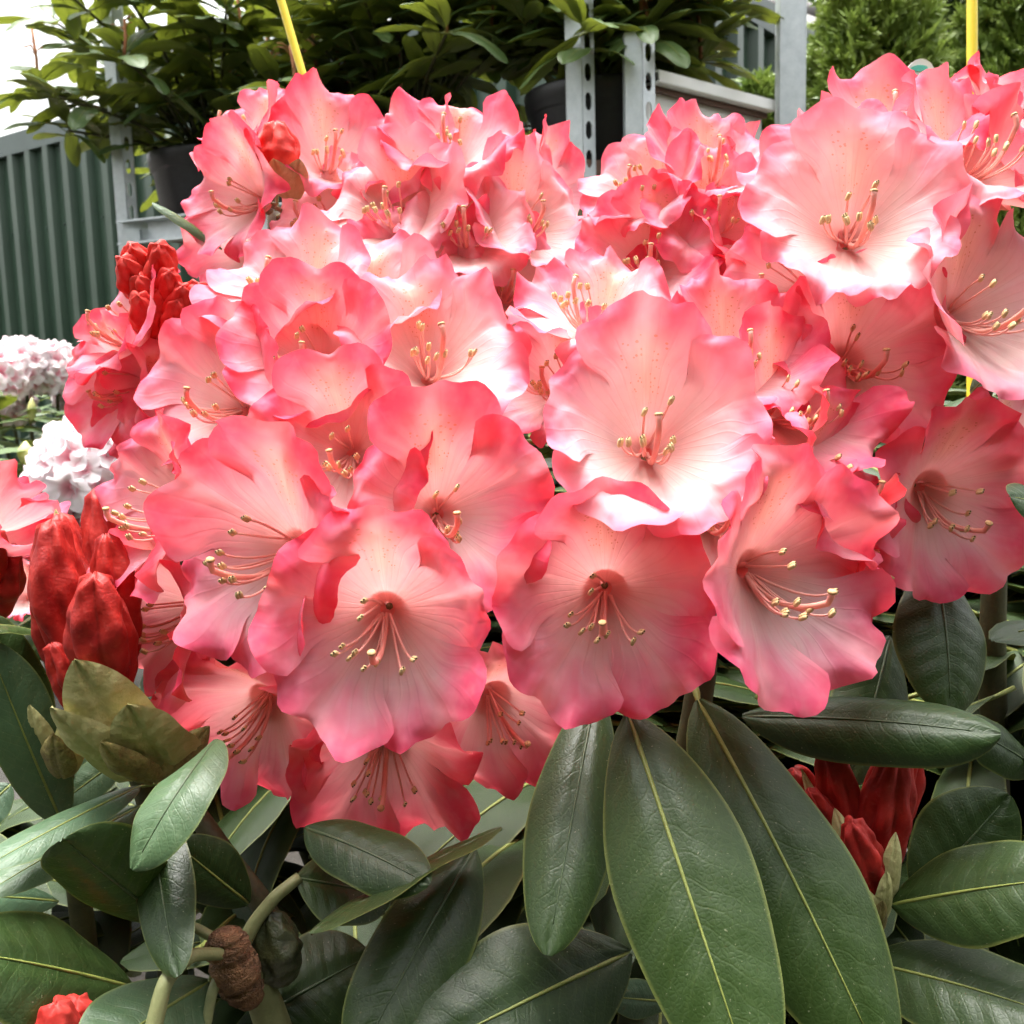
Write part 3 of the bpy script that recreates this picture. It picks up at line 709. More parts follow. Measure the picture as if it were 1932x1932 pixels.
TA = (660, 1000, 0.460, 0.095); TB = (1330, 950, 0.475, 0.095); TC = (1750, 480, 0.53, 0.095); TH = (1880, 960, 0.53, 0.085)
TE = (830, 440, 0.66, 0.10); TG = (520, 370, 0.66, 0.07); TD = (1320, 440, 0.63, 0.09); TF = (270, 660, 0.60, 0.07)
def trusses():
    m = S_MAIN
    # front left head
    flower(m, TA, (712, 1185), (-0.02, -0.16, 1), 1.04, 1.0, 0, 1.1, dd=-0.024, bend=(0.1, 0.2, 0.0, -0.1, 0.4), ln=(0.95, 1.05, 1.0, 1.0, 0.9))
    flower(m, TA, (838, 955), (0.18, 0.12, 1), 1.02, 1.0, 6, 1.0, dd=0.014, ln=(1.15, 0.9, 1.05, 1.1, 1.1), bend=(0, 0.6, 0.3, 0.1, 0.0))
    flower(m, TA, (470, 1035), (-0.55, 0.02, 0.85), 1.08, 1.0, -22, 1.0, dd=-0.010, bend=(0, -0.1, 0.2, 0.3, 0.6))
    flower(m, TA, (640, 840), (-0.06, 0.12, 1), 0.94, 0.85, 8, 0.9, dd=0.026, bend=(0.0, 0.2, 0.1, 0.3, 0.2))
    flower(m, TA, (585, 655), (-0.06, 0.30, 0.95), 0.92, 0.72, 0, 0.8, dd=0.012, bend=(0.1, 0.1, 0.0, 0, 0.1))
    flower(m, TA, (392, 735), (-0.42, 0.28, 0.85), 0.98, 0.95, -14, 0.9, dd=0.01)
    flower(m, TA, (825, 640), (0.22, 0.55, 0.8), 1.08, 1.0, 10, 0.9, pale=0.55, dd=0.0, bend=(0.2, 0.1, 0.2, 0.3, 0.4), ln=(1.1, 1, 1, 1.05, 1.1))
    flower(m, TA, (455, 1375), (-0.38, -0.52, 0.8), 1.02, 1.0, -12, 1.0, dd=-0.004, bend=(0.2, 0.0, 0.1, 0.2, 0.3))
    flower(m, TA, (722, 1460), (0.02, -0.60, 0.75), 1.05, 1.0, 0, 0.8, dd=-0.008, bend=(0.2, 0.2, 0.0, 0.0, 0.3), ln=(1, 1, 1.1, 1.1, 1))
    flower(m, TA, (960, 1360), (0.42, -0.45, 0.8), 1.0, 0.95, 20, 0.9, dd=0.02, bend=(0.3, 0.5, 0.2, 0.0, 0.2))
    flower(m, TA, (268, 950), (-0.72, 0.12, 0.65), 1.0, 0.8, -20, 1.1, dd=-0.012)
    flower(m, TA, (285, 1165), (-0.72, -0.15, 0.65), 1.0, 0.85, -10, 1.1, dd=-0.012)
    flower(m, TA, (540, 520), (-0.25, 0.6, 0.7), 1.0, 1.0, -8, 1.0, pale=0.3, dd=0.01)
    flower(m, TA, (690, 540), (0.0, 0.62, 0.72), 1.0, 1.0, 0, 1.0, pale=0.55, dd=0.02, st=False)
    # front right head
    flower(m, TB, (1145, 1135), (-0.06, -0.12, 1), 1.08, 1.0, 2, 0.95, dd=-0.020, bend=(0.0, 0.2, 0.1, 0.0, 0.1), ln=(1.0, 1.0, 1.08, 1.08, 0.95))
    flower(m, TB, (1238, 795), (0.02, 0.38, 0.92), 1.12, 1.0, 2, 0.9, pale=0.42, dd=-0.004, bend=(-0.1, 0.2, 0.2, 0.3, 0.2), ln=(1.12, 0.95, 1, 1, 1.0))
    flower(m, TB, (1505, 1085), (0.52, -0.02, 0.85), 1.16, 1.0, 14, 1.0, dd=-0.014, bend=(0.2, 0.2, 0.0, 0.0, 0.1), ln=(1.05, 0.9, 1.1, 1.1, 1))
    flower(m, TB, (1035, 700), (-0.35, 0.3, 0.8), 0.95, 0.75, -6, 1.0, dd=0.02)
    flower(m, TB, (1520, 745), (0.35, 0.35, 0.85), 0.98, 0.9, 16, 1.2, dd=0.015)
    flower(m, TB, (1400, 650), (0.1, 0.55, 0.8), 0.95, 0.85, 4, 1.2, dd=0.015)
    flower(m, TB, (1600, 900), (0.75, 0.15, 0.6), 0.98, 0.9, 10, 1.1, dd=0.01)
    flower(m, TB, (1625, 1060), (0.85, -0.2, 0.5), 0.95, 0.9, 10, 0.9, dd=0.02)
    flower(m, TB, (1110, 560), (-0.2, 0.7, 0.6), 0.95, 1.0, -10, 1.1, pale=0.2, dd=0.0)
    flower(m, TB, (1360, 960), (0.15, 0.1, 1), 0.9, 0.9, 0, 0.9, dd=0.035)
    # right head
    r = S_RIGHT
    flower(r, TC, (1640, 655), (0.12, 0.10, 1), 1.08, 0.95, 6, 0.95, dd=-0.01, bend=(0.3, 0.2, 0.2, 0.1, 0.1))
    flower(r, TC, (1620, 385), (-0.12, 0.34, 0.92), 1.16, 1.0, -2, 0.95, pale=0.52, dd=-0.01, bend=(0.1, 0.2, 0.1, 0.2, 0.1), ln=(1.1, 1.05, 1, 1, 1.0))
    flower(r, TC, (1885, 560), (0.42, 0.18, 0.9), 1.14, 1.0, 14, 0.9, pale=0.5, dd=-0.012, bend=(0.2, 0.1, 0.0, 0.1, 0.2))
    flower(r, TC, (1680, 225), (-0.05, 0.7, 0.65), 1.1, 1.0, 0, 1.0, pale=0.12, dd=0.02)
    flower(r, TC, (1860, 260), (0.3, 0.6, 0.7), 1.1, 1.0, 10, 1.1, pale=0.25, dd=0.0)
    flower(r, TC, (1960, 300), (0.6, 0.5, 0.6), 1.1, 1.0, 10, 1.1, pale=0.1, dd=0.02, st=False)
    flower(r, TC, (1530, 300), (-0.6, 0.5, 0.6), 1.0, 1.0, -10, 1.0, pale=0.25, dd=0.02, st=False)
    flower(r, TC, (1930, 190), (0.5, 0.75, 0.4), 1.0, 1.0, 10, 1.0, dd=0.06, st=False)
    flower(r, TC, (1470, 520), (-0.7, 0.2, 0.6), 0.95, 1.0, -10, 1.0, pale=0.1, dd=0.02)
    flower(r, TH, (1812, 950), (0.28, -0.28, 0.92), 1.1, 1.0, 8, 0.95, dd=-0.006, bend=(0.1, 0.1, 0.1, 0.1, 0.1))
    flower(r, TH, (1965, 830), (0.5, 0.3, 0.7), 1.0, 1.0, 10, 1.0, dd=0.02, st=False)
    # heads behind
    b = S_BACK
    flower(b, TE, (850, 250), (-0.05, 0.6, 0.75), 1.05, 0.95, -4, 1.1, pale=0.1, dd=0.0)
    flower(b, TE, (950, 290), (0.35, 0.55, 0.7), 1.0, 1.0, 8, 1.1, pale=0.35, dd=0.03)
    flower(b, TE, (735, 375), (-0.18, 0.42, 0.9), 1.08, 1.0, -6, 0.9, pale=0.55, dd=-0.004)
    flower(b, TE, (880, 410), (0.05, 0.40, 0.9), 1.05, 1.0, 4, 1.0, pale=0.45, dd=0.0)
    flower(b, TE, (1005, 395), (0.40, 0.35, 0.85), 1.08, 1.0, 8, 0.9, pale=0.42, dd=0.0)
    flower(b, TE, (1070, 345), (0.75, 0.35, 0.5), 0.95, 0.9, 8, 1.0, dd=0.03, st=False)
    flower(b, TE, (590, 400), (-0.5, 0.45, 0.7), 1.1, 1.0, -8, 1.0, pale=0.42, dd=0.0)
    flower(b, TE, (790, 500), (-0.05, 0.25, 0.95), 1.05, 1.0, 0, 1.2, pale=0.25, dd=0.0)
    flower(b, TE, (960, 520), (0.25, 0.3, 0.9), 1.05, 1.0, 0, 1.2, pale=0.25, dd=0.0)
    flower(b, TE, (760, 285), (-0.4, 0.6, 0.6), 0.95, 1.0, -4, 1.1, pale=0.25, dd=0.02, st=False)
    flower(b, TG, (432, 360), (-0.6, 0.05, 0.75), 1.0, 0.85, -10, 0.9, dd=0.0)
    flower(b, TG, (450, 235), (-0.45, 0.6, 0.6), 0.92, 0.9, -10, 1.0, dd=0.02)
    flower(b, TG, (628, 270), (0.3, 0.45, 0.8), 1.05, 0.85, 4, 1.0, dd=0.0)
    flower(b, TG, (420, 480), (-0.6, -0.2, 0.7), 0.95, 0.9, -10, 1.0, dd=0.05, st=False)
    flower(b, TD, (1225, 470), (-0.2, 0.25, 0.9), 1.0, 0.85, -6, 1.0, dd=-0.01)
    flower(b, TD, (1212, 335), (-0.4, 0.5, 0.75), 0.92, 1.0, -8, 0.9, pale=0.3, dd=0.0)
    flower(b, TD, (1350, 290), (0.05, 0.6, 0.75), 0.98, 1.0, 2, 0.9, pale=0.18, dd=0.0)
    flower(b, TD, (1345, 390), (0.05, 0.4, 0.9), 0.98, 0.95, 2, 1.0, pale=0.25, dd=0.0)
    flower(b, TD, (1430, 450), (0.4, 0.3, 0.8), 0.98, 0.9, 6, 1.0, dd=0.0)
    flower(b, TD, (1290, 560), (0, 0.2, 0.95), 0.95, 0.9, 0, 1.2, dd=0.0)
    flower(b, TD, (1450, 350), (0.6, 0.5, 0.6), 0.9, 0.9, 6, 1.0, dd=0.02, st=False)
    flower(b, TF, (215, 600), (-0.6, 0.42, 0.65), 0.98, 0.95, -10, 0.9, dd=0.0)
    flower(b, TF, (200, 720), (-0.55, -0.15, 0.8), 0.92, 0.85, -8, 0.9, dd=0.0)
    flower(b, TF, (310, 700), (-0.3, 0.2, 0.8), 0.95, 0.9, -6, 1.0, dd=0.0, st=False)
    flower(b, TF, (290, 780), (-0.3, -0.3, 0.8), 0.95, 0.9, -6, 1.0, dd=0.0, st=False)
    # a flower cut by the left edge, and one far down among the leaves
    l = S_LEFT
    flower(l, (-50, 1130, 0.55, 0.07), (5, 935), (0.35, 0.85, -0.25), 0.85, 0.12, 0, 1.3, dep=0.50, st=False)
    flower(l, (-50, 1130, 0.55, 0.07), (-10, 985), (0.55, 0.5, 0.05), 0.85, 0.1, 30, 1.3, dep=0.49, st=False)
    flower(l, (30, 1130, 0.75, 0.05), (40, 1115), (0.1, 0.4, 0.9), 0.6, 0.45, 0, 1.3, st=False)
    # stalks under each head
    for s_, c, bx in ((m, TA, 880), (m, TB, 1020), (r, TC, 1800), (r, TH, 1830), (b, TE, 830), (b, TG, 760), (b, TD, 900), (b, TF, 700)):
        q = P(c[0], c[1] + 30, c[2]); g0 = root_loc(s_) + Vector(((bx - 950) * 0.0001, 0, 0))
        stem(s_, [g0, g0.lerp(q, 0.5) + Vector((0, 0.02, 0)), q - Vector((0, 0, 0.08)), q], 0.010, 0.0055, 'stem', seed=int(bx))
trusses()

def buds():
    l = S_LEFT
    D0 = 0.44
    B0 = (200, 1400, D0 + 0.01)
    bud(l, (190, 1290, D0), (100, 985, D0 - 0.012), 0.0125, 1, bow=0.012, bn=(-0.8, 0.2, 0.5))
    bud(l, (215, 1330, D0 - 0.012), (178, 1085, D0 - 0.03), 0.0130, 2, bow=0.004, bn=(0, 0, 1))
    bud(l, (210, 1290, D0 + 0.01), (112, 972, D0 + 0.012), 0.011, 3)
    bud(l, (230, 1250, D0 + 0.015), (180, 925, D0 + 0.015), 0.0105, 4)
    bud(l, (240, 1250, D0), (200, 1010, D0 - 0.005), 0.0105, 5)
    bud(l, (165, 1360, D0 - 0.012), (98, 1215, D0 - 0.022), 0.0072, 6)
    bud(l, (140, 1300, D0 + 0.01), (80, 1100, D0 + 0.0), 0.009, 16)
    bud(l, (-45, 1180, 0.50), (22, 1035, 0.485), 0.013, 41); bud(l, (-60, 1160, 0.50), (-5, 1010, 0.475), 0.012, 42)
    # scales under them
    leaf(l, (275, 1465, D0 - 0.012), (140, 1245, D0 - 0.040), 0.046, (0.1, 0.1, 1), 0.06, 0.35, mat='bract', rib=None, kind='bract', name='bract')
    leaf(l, (260, 1465, D0 - 0.01), (95, 1335, D0 - 0.036), 0.036, (-0.3, -0.4, 1), 0.16, 0.5, mat='bract', rib=None, kind='bract', name='bract')
    leaf(l, (330, 1470, D0 - 0.005), (240, 1330, D0 - 0.038), 0.044, (0.1, -0.1, 1), 0.14, 0.4, mat='bract', rib=None, kind='bract', name='bract')
    leaf(l, (290, 1480, D0 - 0.012), (190, 1400, D0 - 0.034), 0.024, (0.0, -0.5, 1), 0.18, 0.6, mat='bract_brown', rib=None, kind='bract', name='bract')
    leaf(l, (300, 1478, D0 - 0.012), (395, 1370, D0 - 0.01), 0.024, (0.1, -0.4, 1), 0.14, 0.6, mat='bract_brown', rib=None, kind='bract', name='bract')
    leaf(l, (190, 1420, D0 + 0.005), (118, 1190, D0 + 0.01), 0.018, (0, 0, 1), 0.1, 0.4, mat='bract', rib=None, kind='bract', name='bract')
    leaf(l, (110, 1470, D0 + 0.01), (55, 1330, D0 - 0.005), 0.022, (-0.2, 0, 1), 0.18, 0.7, mat='bract', rib=None, kind='bract', name='bract')
    leaf(l, (120, 1465, D0 + 0.005), (140, 1330, D0 - 0.004), 0.020, (0.2, 0, 1), 0.16, 0.7, mat='bract', rib=None, kind='bract', name='bract')
    leaf(l, (115, 1470, D0), (100, 1385, D0 - 0.014), 0.022, (0, -0.3, 1), 0.18, 0.7, mat='bract_brown', rib=None, kind='bract', name='bract')
    leaf(l, (130, 1140, D0 + 0.03), (105, 960, D0 + 0.03), 0.012, (0, 0, 1), 0.1, 0.5, mat='bract', rib=None, kind='bract', name='bract')
    stem(l, [root_loc(l), P(330, 1700, 0.52), P(300, 1560, 0.47), P(260, 1450, 0.445)], 0.009, 0.005)
    stem(l, [root_loc(l), P(150, 1700, 0.54), P(120, 1460, 0.455)], 0.008, 0.0045)
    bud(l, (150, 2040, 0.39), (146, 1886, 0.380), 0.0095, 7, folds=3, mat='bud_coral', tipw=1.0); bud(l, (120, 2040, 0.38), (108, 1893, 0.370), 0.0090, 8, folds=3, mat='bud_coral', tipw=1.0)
    stem(l, [root_loc(l), P(130, 2200, 0.45), P(130, 2000, 0.40)], 0.007, 0.004)
    r = S_RIGHT; d = 0.445
    bud(r, (1620, 1680, d + 0.01), (1565, 1415, d), 0.0115, 8, folds=6, tipw=0.9)
    bud(r, (1640, 1690, d + 0.005), (1690, 1410, d - 0.006), 0.0125, 9, folds=6, tipw=0.9)
    bud(r, (1650, 1700, d - 0.012), (1606, 1550, d - 0.026), 0.0092, 10, folds=5, tipw=0.8)
    bud(r, (1620, 1660, d + 0.012), (1725, 1420, d + 0.008), 0.010, 11, folds=5, tipw=0.9)
    bud(r, (1600, 1660, d + 0.015), (1500, 1450, d + 0.012), 0.010, 12, folds=5, tipw=0.9)
    bud(r, (1610, 1640, d), (1525, 1490, d - 0.008), 0.007, 13)
    for (b_, t_, w_, n_) in (((1640, 1740, d - 0.008), (1575, 1525, d - 0.012), 0.019, (-0.2, 0.1, 1)), ((1655, 1740, d - 0.01), (1690, 1570, d - 0.02), 0.017, (0.2, 0, 1)),
                             ((1640, 1770, d - 0.012), (1612, 1665, d - 0.032), 0.023, (-0.2, -0.2, 1)), ((1650, 1770, d - 0.01), (1672, 1645, d - 0.028), 0.022, (0.5, 0, 0.9)),
                             ((1650, 1690, d), (1715, 1570, d - 0.004), 0.013, (0.6, 0, 0.8)), ((1620, 1700, d), (1512, 1450, d + 0.004), 0.012, (-0.4, 0, 1))):
        leaf(r, b_, t_, w_, n_, 0.15, 0.55, mat='bract', rib=None, kind='bract', name='bract')
    leaf(r, (1640, 1785, d - 0.012), (1665, 1700, d - 0.028), 0.018, (0.3, -0.2, 1), 0.15, 0.7, mat='bract_brown', rib=None, kind='bract', name='bract')
    stem(r, [root_loc(r), P(1640, 1950, 0.50), P(1640, 1760, d)], 0.008, 0.005)
    b = S_BACK                                   # red buds on the heads behind
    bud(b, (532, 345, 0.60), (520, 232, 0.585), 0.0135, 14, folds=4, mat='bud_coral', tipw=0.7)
    leaf(b, (545, 375, 0.60), (515, 300, 0.578), 0.022, (-0.2, 0.1, 1), 0.1, 0.5, mat='bract', rib=None, kind='bract', name='bract')
    leaf(b, (550, 375, 0.60), (565, 300, 0.58), 0.020, (0.3, 0.1, 1), 0.1, 0.5, mat='bract', rib=None, kind='bract', name='bract')
    k = 0
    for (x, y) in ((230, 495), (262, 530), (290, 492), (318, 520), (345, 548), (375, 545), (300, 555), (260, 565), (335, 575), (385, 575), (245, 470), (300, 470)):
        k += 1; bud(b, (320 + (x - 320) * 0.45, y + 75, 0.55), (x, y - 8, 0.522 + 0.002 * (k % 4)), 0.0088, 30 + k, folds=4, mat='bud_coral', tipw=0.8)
buds()

def leaves():
    m, r, l = S_MAIN, S_RIGHT, S_LEFT
    # the big drooping ones under the right head
    leaf(m, (1185, 1345, 0.405), (1425, 2060, 0.335), 0.056, (-0.15, 0.35, 1), 0.10, 0.50, stalk=(1175, 1280, 0.43), und=0.03)
    leaf(m, (1318, 1320, 0.425), (1680, 2040, 0.365), 0.056, (0.1, 0.35, 1), 0.09, 0.45, stalk=(1300, 1260, 0.44), und=0.03)
    leaf(m, (1125, 1300, 0.44), (1033, 1802, 0.372), 0.037, (-0.1, 0.3, 1), 0.10, 0.55, rib='midrib_dark', und=0.04)
    leaf(m, (1400, 1350, 0.455), (1888, 1384, 0.405), 0.041, (0.0, 0.62, 0.85), 0.10, 0.85, rib='midrib_dark', und=0.03)
    leaf(r, (1765, 1060, 0.475), (1795, 1348, 0.445), 0.046, (0.1, 0.25, 1), 0.12, 0.55, rib='midrib_dark', und=0.03)
    leaf(r, (1680, 1705, 0.43), (2010, 1655, 0.385), 0.044, (0.1, 0.6, 0.8), 0.12, 0.45, stalk=(1650, 1725, 0.44))
    leaf(r, (1630, 1812, 0.435), (2010, 1920, 0.385), 0.044, (0.0, 0.75, 0.75), 0.10, 0.35)
    leaf(r, (1730, 1690, 0.47), (1905, 1500, 0.47), 0.045, (-0.3, 0.1, 1), 0.08, 0.3, rib='midrib_dark')
    leaf(m, (1190, 1795, 0.42), (770, 2000, 0.375), 0.058, (0.0, 0.55, 0.85), 0.12, 0.35)
    leaf(m, (895, 1600, 0.43), (670, 2010, 0.375), 0.042, (-0.2, 0.3, 1), 0.10, 0.45, rib='midrib_dark')
    leaf(m, (575, 1560, 0.415), (810, 1668, 0.385), 0.030, (0.0, 0.75, 0.7), 0.12, 0.5, rib='midrib_dark')
    leaf(m, (945, 1560, 0.42), (585, 1760, 0.375), 0.030, (-0.45, 0.55, 0.10), 0.05, 0.2, rib='midrib_dark')
    leaf(r, (1265, 1890, 0.45), (1148, 1880, 0.43), 0.016, (0, 0.4, 1), 0.1, 0.3, mat='leaf_pale')
    leaf(m, (1680, 1200, 0.50), (1600, 1480, 0.47), 0.04, (0.1, 0.3, 1), 0.1, 0.5, rib='midrib_dark')
    leaf(r, (2010, 970, 0.43), (1905, 935, 0.41), 0.022, (0, 0.5, 0.8), 0.1, 0.5)
    leaf(r, (1960, 1450, 0.5), (1820, 1370, 0.49), 0.03, (0, 0.6, 0.8), 0.1, 0.5, rib='midrib_dark')
    # left side
    leaf(l, (405, 1395, 0.405), (248, 1640, 0.365), 0.030, (-0.35, 0.4, 0.9), 0.16, 0.45, mat='leaf_pale', rib='midrib_dark', ctrl=(330, 1480, 0.365))
    leaf(l, (285, 1500, 0.42), (335, 1842, 0.360), 0.0255, (-0.1, 0.25, 1), 0.10, 0.45, rib='midrib_dark')
    leaf(l, (320, 1745, 0.40), (118, 1585, 0.362), 0.040, (-0.35, 0.65, 0.75), 0.22, 0.55, mat='leaf', rib='midrib_dark')
    leaf(l, (265, 1482, 0.44), (-40, 1640, 0.38), 0.0200, (-0.2, 0.6, 0.75), 0.05, 0.4, mat='leaf_pale', stalk=(360, 1470, 0.44))
    leaf(l, (265, 1520, 0.445), (-40, 1690, 0.39), 0.0240, (-0.2, 0.6, 0.75), 0.05, 0.3, mat='leaf_pale', stalk=(360, 1475, 0.445))
    leaf(l, (120, 1560, 0.45), (-25, 1210, 0.43), 0.030, (0.2, 0.35, 0.9), 0.10, 0.3, mat='leaf_pale')
    leaf(l, (90, 1440, 0.46), (-20, 1160, 0.45), 0.026, (0.2, 0.35, 0.9), 0.10, 0.3, mat='leaf')
    leaf(l, (80, 1195, 0.46), (-50, 1185, 0.42), 0.016, (0.0, 0.8, 0.5), 0.16, 0.6)
    leaf(l, (110, 1700, 0.43), (-70, 1690, 0.40), 0.0165, (0, 0.7, 0.7), 0.08, 0.3, mat='leaf_pale')
    leaf(l, (250, 1860, 0.41), (-90, 1790, 0.36), 0.046, (0.1, 0.75, 0.7), 0.10, 0.4)
    leaf(l, (395, 1850, 0.40), (150, 2010, 0.355), 0.040, (0.0, 0.7, 0.75), 0.08, 0.3, mat='leaf_pale', stalk=(425, 1810, 0.40))
    leaf(l, (470, 1705, 0.43), (330, 1590, 0.42), 0.026, (-0.1, 0.5, 0.9), 0.10, 0.3, mat='leaf')
    leaf(l, (180, 1540, 0.46), (60, 1380, 0.46), 0.030, (0.1, 0.4, 0.9), 0.08, 0.3, mat='leaf_pale')
    leaf(l, (230, 1430, 0.46), (95, 1530, 0.45), 0.020, (0.1, 0.6, 0.8), 0.08, 0.3, mat='leaf_pale')
    leaf(l, (20, 1480, 0.46), (-60, 1560, 0.45), 0.02, (0.1, 0.6, 0.8), 0.08, 0.3, mat='leaf_pale')
    leaf(m, (560, 1655, 0.41), (740, 1690, 0.42), 0.034, (0.1, 0.8, 0.6), 0.06, 0.3, rib='midrib_dark')
    leaf(m, (520, 1900, 0.42), (700, 1800, 0.44), 0.044, (0.2, 0.6, 0.7), 0.06, 0.3, rib='midrib_dark')
    leaf(S_BACK, (420, 470, 0.62), (287, 382, 0.60), 0.016, (-0.2, 0.8, 0.5), 0.16, 0.75, mat='leaf_pale')
    leaf(S_BACK, (1085, 460, 0.64), (1110, 372, 0.63), 0.022, (0.9, 0.1, 0.3), 0.1, 0.3, mat='leaf_pale')
    leaf(r, (1830, 740, 0.49), (1870, 700, 0.48), 0.03, (0.0, 0.7, 0.7), 0.1, 0.3, mat='leaf_pale')
    # old wood, knuckle and stalks at lower left
    stem(l, [P(540, 2010, 0.42), P(500, 1890, 0.415), P(470, 1830, 0.405), P(432, 1800, 0.398)], 0.0075, 0.0058, 'petiole', seed=3)
    stem(l, [P(455, 1845, 0.398), P(432, 1805, 0.394), P(425, 1765, 0.392)], 0.0078, 0.0066, 'wood', 'old_knuckle', knob=0.28, seed=5, n=14)
    stem(l, [P(472, 1880, 0.405), P(452, 1850, 0.398)], 0.0060, 0.0072, 'wood', 'old_knuckle', knob=0.25, seed=9, n=14)
    stem(l, [P(455, 1790, 0.40), P(480, 1740, 0.402), P(520, 1690, 0.405), P(565, 1655, 0.41)], 0.0030, 0.0022, 'petiole', 'petiole', seed=6)
    stem(l, [P(430, 1800, 0.39), P(360, 1800, 0.375), P(310, 1850, 0.365), P(285, 1960, 0.36)], 0.0022, 0.0032, 'petiole', 'petiole', seed=7)
    stem(l, [P(420, 1830, 0.395), P(400, 1870, 0.39), P(385, 1960, 0.385)], 0.0022, 0.0018, 'petiole', 'petiole', seed=8)
    stem(l, [P(420, 1780, 0.40), P(370, 1750, 0.40), P(330, 1740, 0.40)], 0.002, 0.0018, 'petiole', 'petiole', seed=8)
    stem(l, [P(500, 1890, 0.42), P(540, 1960, 0.43)], 0.005, 0.006, 'wood', 'old_knuckle', knob=0.2, seed=11)
    stem(m, [P(360, 1520, 0.45), P(430, 1620, 0.445), P(500, 1710, 0.44), P(530, 1800, 0.45)], 0.0045, 0.0055, 'stem', seed=12)
    bud(l, (535, 1850, 0.415), (510, 1725, 0.405), 0.0115, 21, folds=3, mat='greenbud', name='leaf_bud', tipw=0.5)
    # the dim interior: older leaves layered round the stems
    sh = shared_leaves('leaf')
    rg = random.Random(77)
    for (par, u0, u1, n) in ((S_MAIN, 480, 1500, 230), (S_RIGHT, 1400, 2200, 190), (S_LEFT, -250, 520, 110)):
        rl = root_loc(par)
        for i in range(n):
            u = rg.uniform(u0, u1); v = rg.uniform(1050 if u > 1830 else (1380 if u > 420 else 1480), 2300); dpt = rg.uniform(0.50, 0.78)
            q = P(u, v, dpt); a = rg.uniform(0, 6.28)
            place_leaf(par, rg.choice(sh), q, (math.cos(a), math.sin(a), rg.uniform(-0.7, 0.2)), (rg.uniform(-.3, .3), rg.uniform(-.3, .3), 1), rg.uniform(0.09, 0.13), rl)
    rl = root_loc(S_BACK)
    for i in range(230):
        u = rg.uniform(150, 2150); v = rg.uniform(700, 1600); dpt = rg.uniform(0.72, 0.98)
        q = P(u, v, dpt); a = rg.uniform(0, 6.28)
        if u < 330 and v < 1500: continue
        place_leaf(S_BACK, rg.choice(sh), q, (math.cos(a), math.sin(a), rg.uniform(-0.6, 0.3)), (rg.uniform(-.3, .3), rg.uniform(-.3, .3), 1), rg.uniform(0.09, 0.13), rl)
    # the shaded inside of the shrubs: hidden leaf layers added under the heads to block overhead light
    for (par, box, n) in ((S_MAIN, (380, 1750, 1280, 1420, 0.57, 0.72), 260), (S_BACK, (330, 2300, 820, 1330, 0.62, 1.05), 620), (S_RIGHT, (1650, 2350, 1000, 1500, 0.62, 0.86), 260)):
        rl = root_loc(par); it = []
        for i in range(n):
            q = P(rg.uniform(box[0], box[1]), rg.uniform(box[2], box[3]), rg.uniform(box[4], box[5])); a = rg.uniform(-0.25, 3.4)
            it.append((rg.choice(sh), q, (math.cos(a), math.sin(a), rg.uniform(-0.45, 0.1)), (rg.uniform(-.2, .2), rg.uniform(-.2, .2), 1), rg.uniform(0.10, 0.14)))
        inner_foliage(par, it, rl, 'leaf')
leaves()

# ------------------------------------------------------------------ potted rhododendrons on the racks
def pot(root, c, rad, hgt):
    rows = [(rad * 0.80, 0.0), (rad * 0.82, 0.004), (rad * 0.93, hgt - 0.045), (rad * 0.945, hgt - 0.042), (rad * 0.97, hgt - 0.038), (rad * 0.97, hgt - 0.030), (rad * 0.985, hgt - 0.028), (rad * 1.0, hgt - 0.004), (rad * 0.99, hgt), (rad * 0.955, hgt), (rad * 0.94, hgt - 0.03)]
    n = 40; V = []; F = []
    for (r_, z) in rows:
        for k in range(n): V.append((r_ * math.cos(6.28319 * k / n), r_ * math.sin(6.28319 * k / n), z))
    for i in range(len(rows) - 1):
        for k in range(n): F.append((i * n + k, i * n + (k + 1) % n, (i + 1) * n + (k + 1) % n, (i + 1) * n + k))
    F.append(tuple(range(n))[::-1])
    wlink('pot', make_mesh('pot', V, F, M['black_plastic']), root, c)
    V = [(0, 0, hgt - 0.018)]; F = []
    rg = random.Random(3)
    for j in range(1, 5):
        for k in range(n): V.append((rad * 0.945 * j / 4 * math.cos(6.28319 * k / n), rad * 0.945 * j / 4 * math.sin(6.28319 * k / n), hgt - 0.025 + rg.uniform(-.006, .006)))
    for k in range(n): F.append((0, 1 + k, 1 + (k + 1) % n))
    for j in range(3):
        for k in range(n): F.append((1 + j * n + k, 1 + (j + 1) * n + k, 1 + (j + 1) * n + (k + 1) % n, 1 + j * n + (k + 1) % n))
    wlink('compost', make_mesh('compost', V, F, M['compost']), root, c)
M['old_stalk'] = noisy_mat('spent_stalk', (0.30, 0.10, 0.04), (0.50, 0.22, 0.10), 60, 0.7)
SHF = shared_leaves('leaf_far')
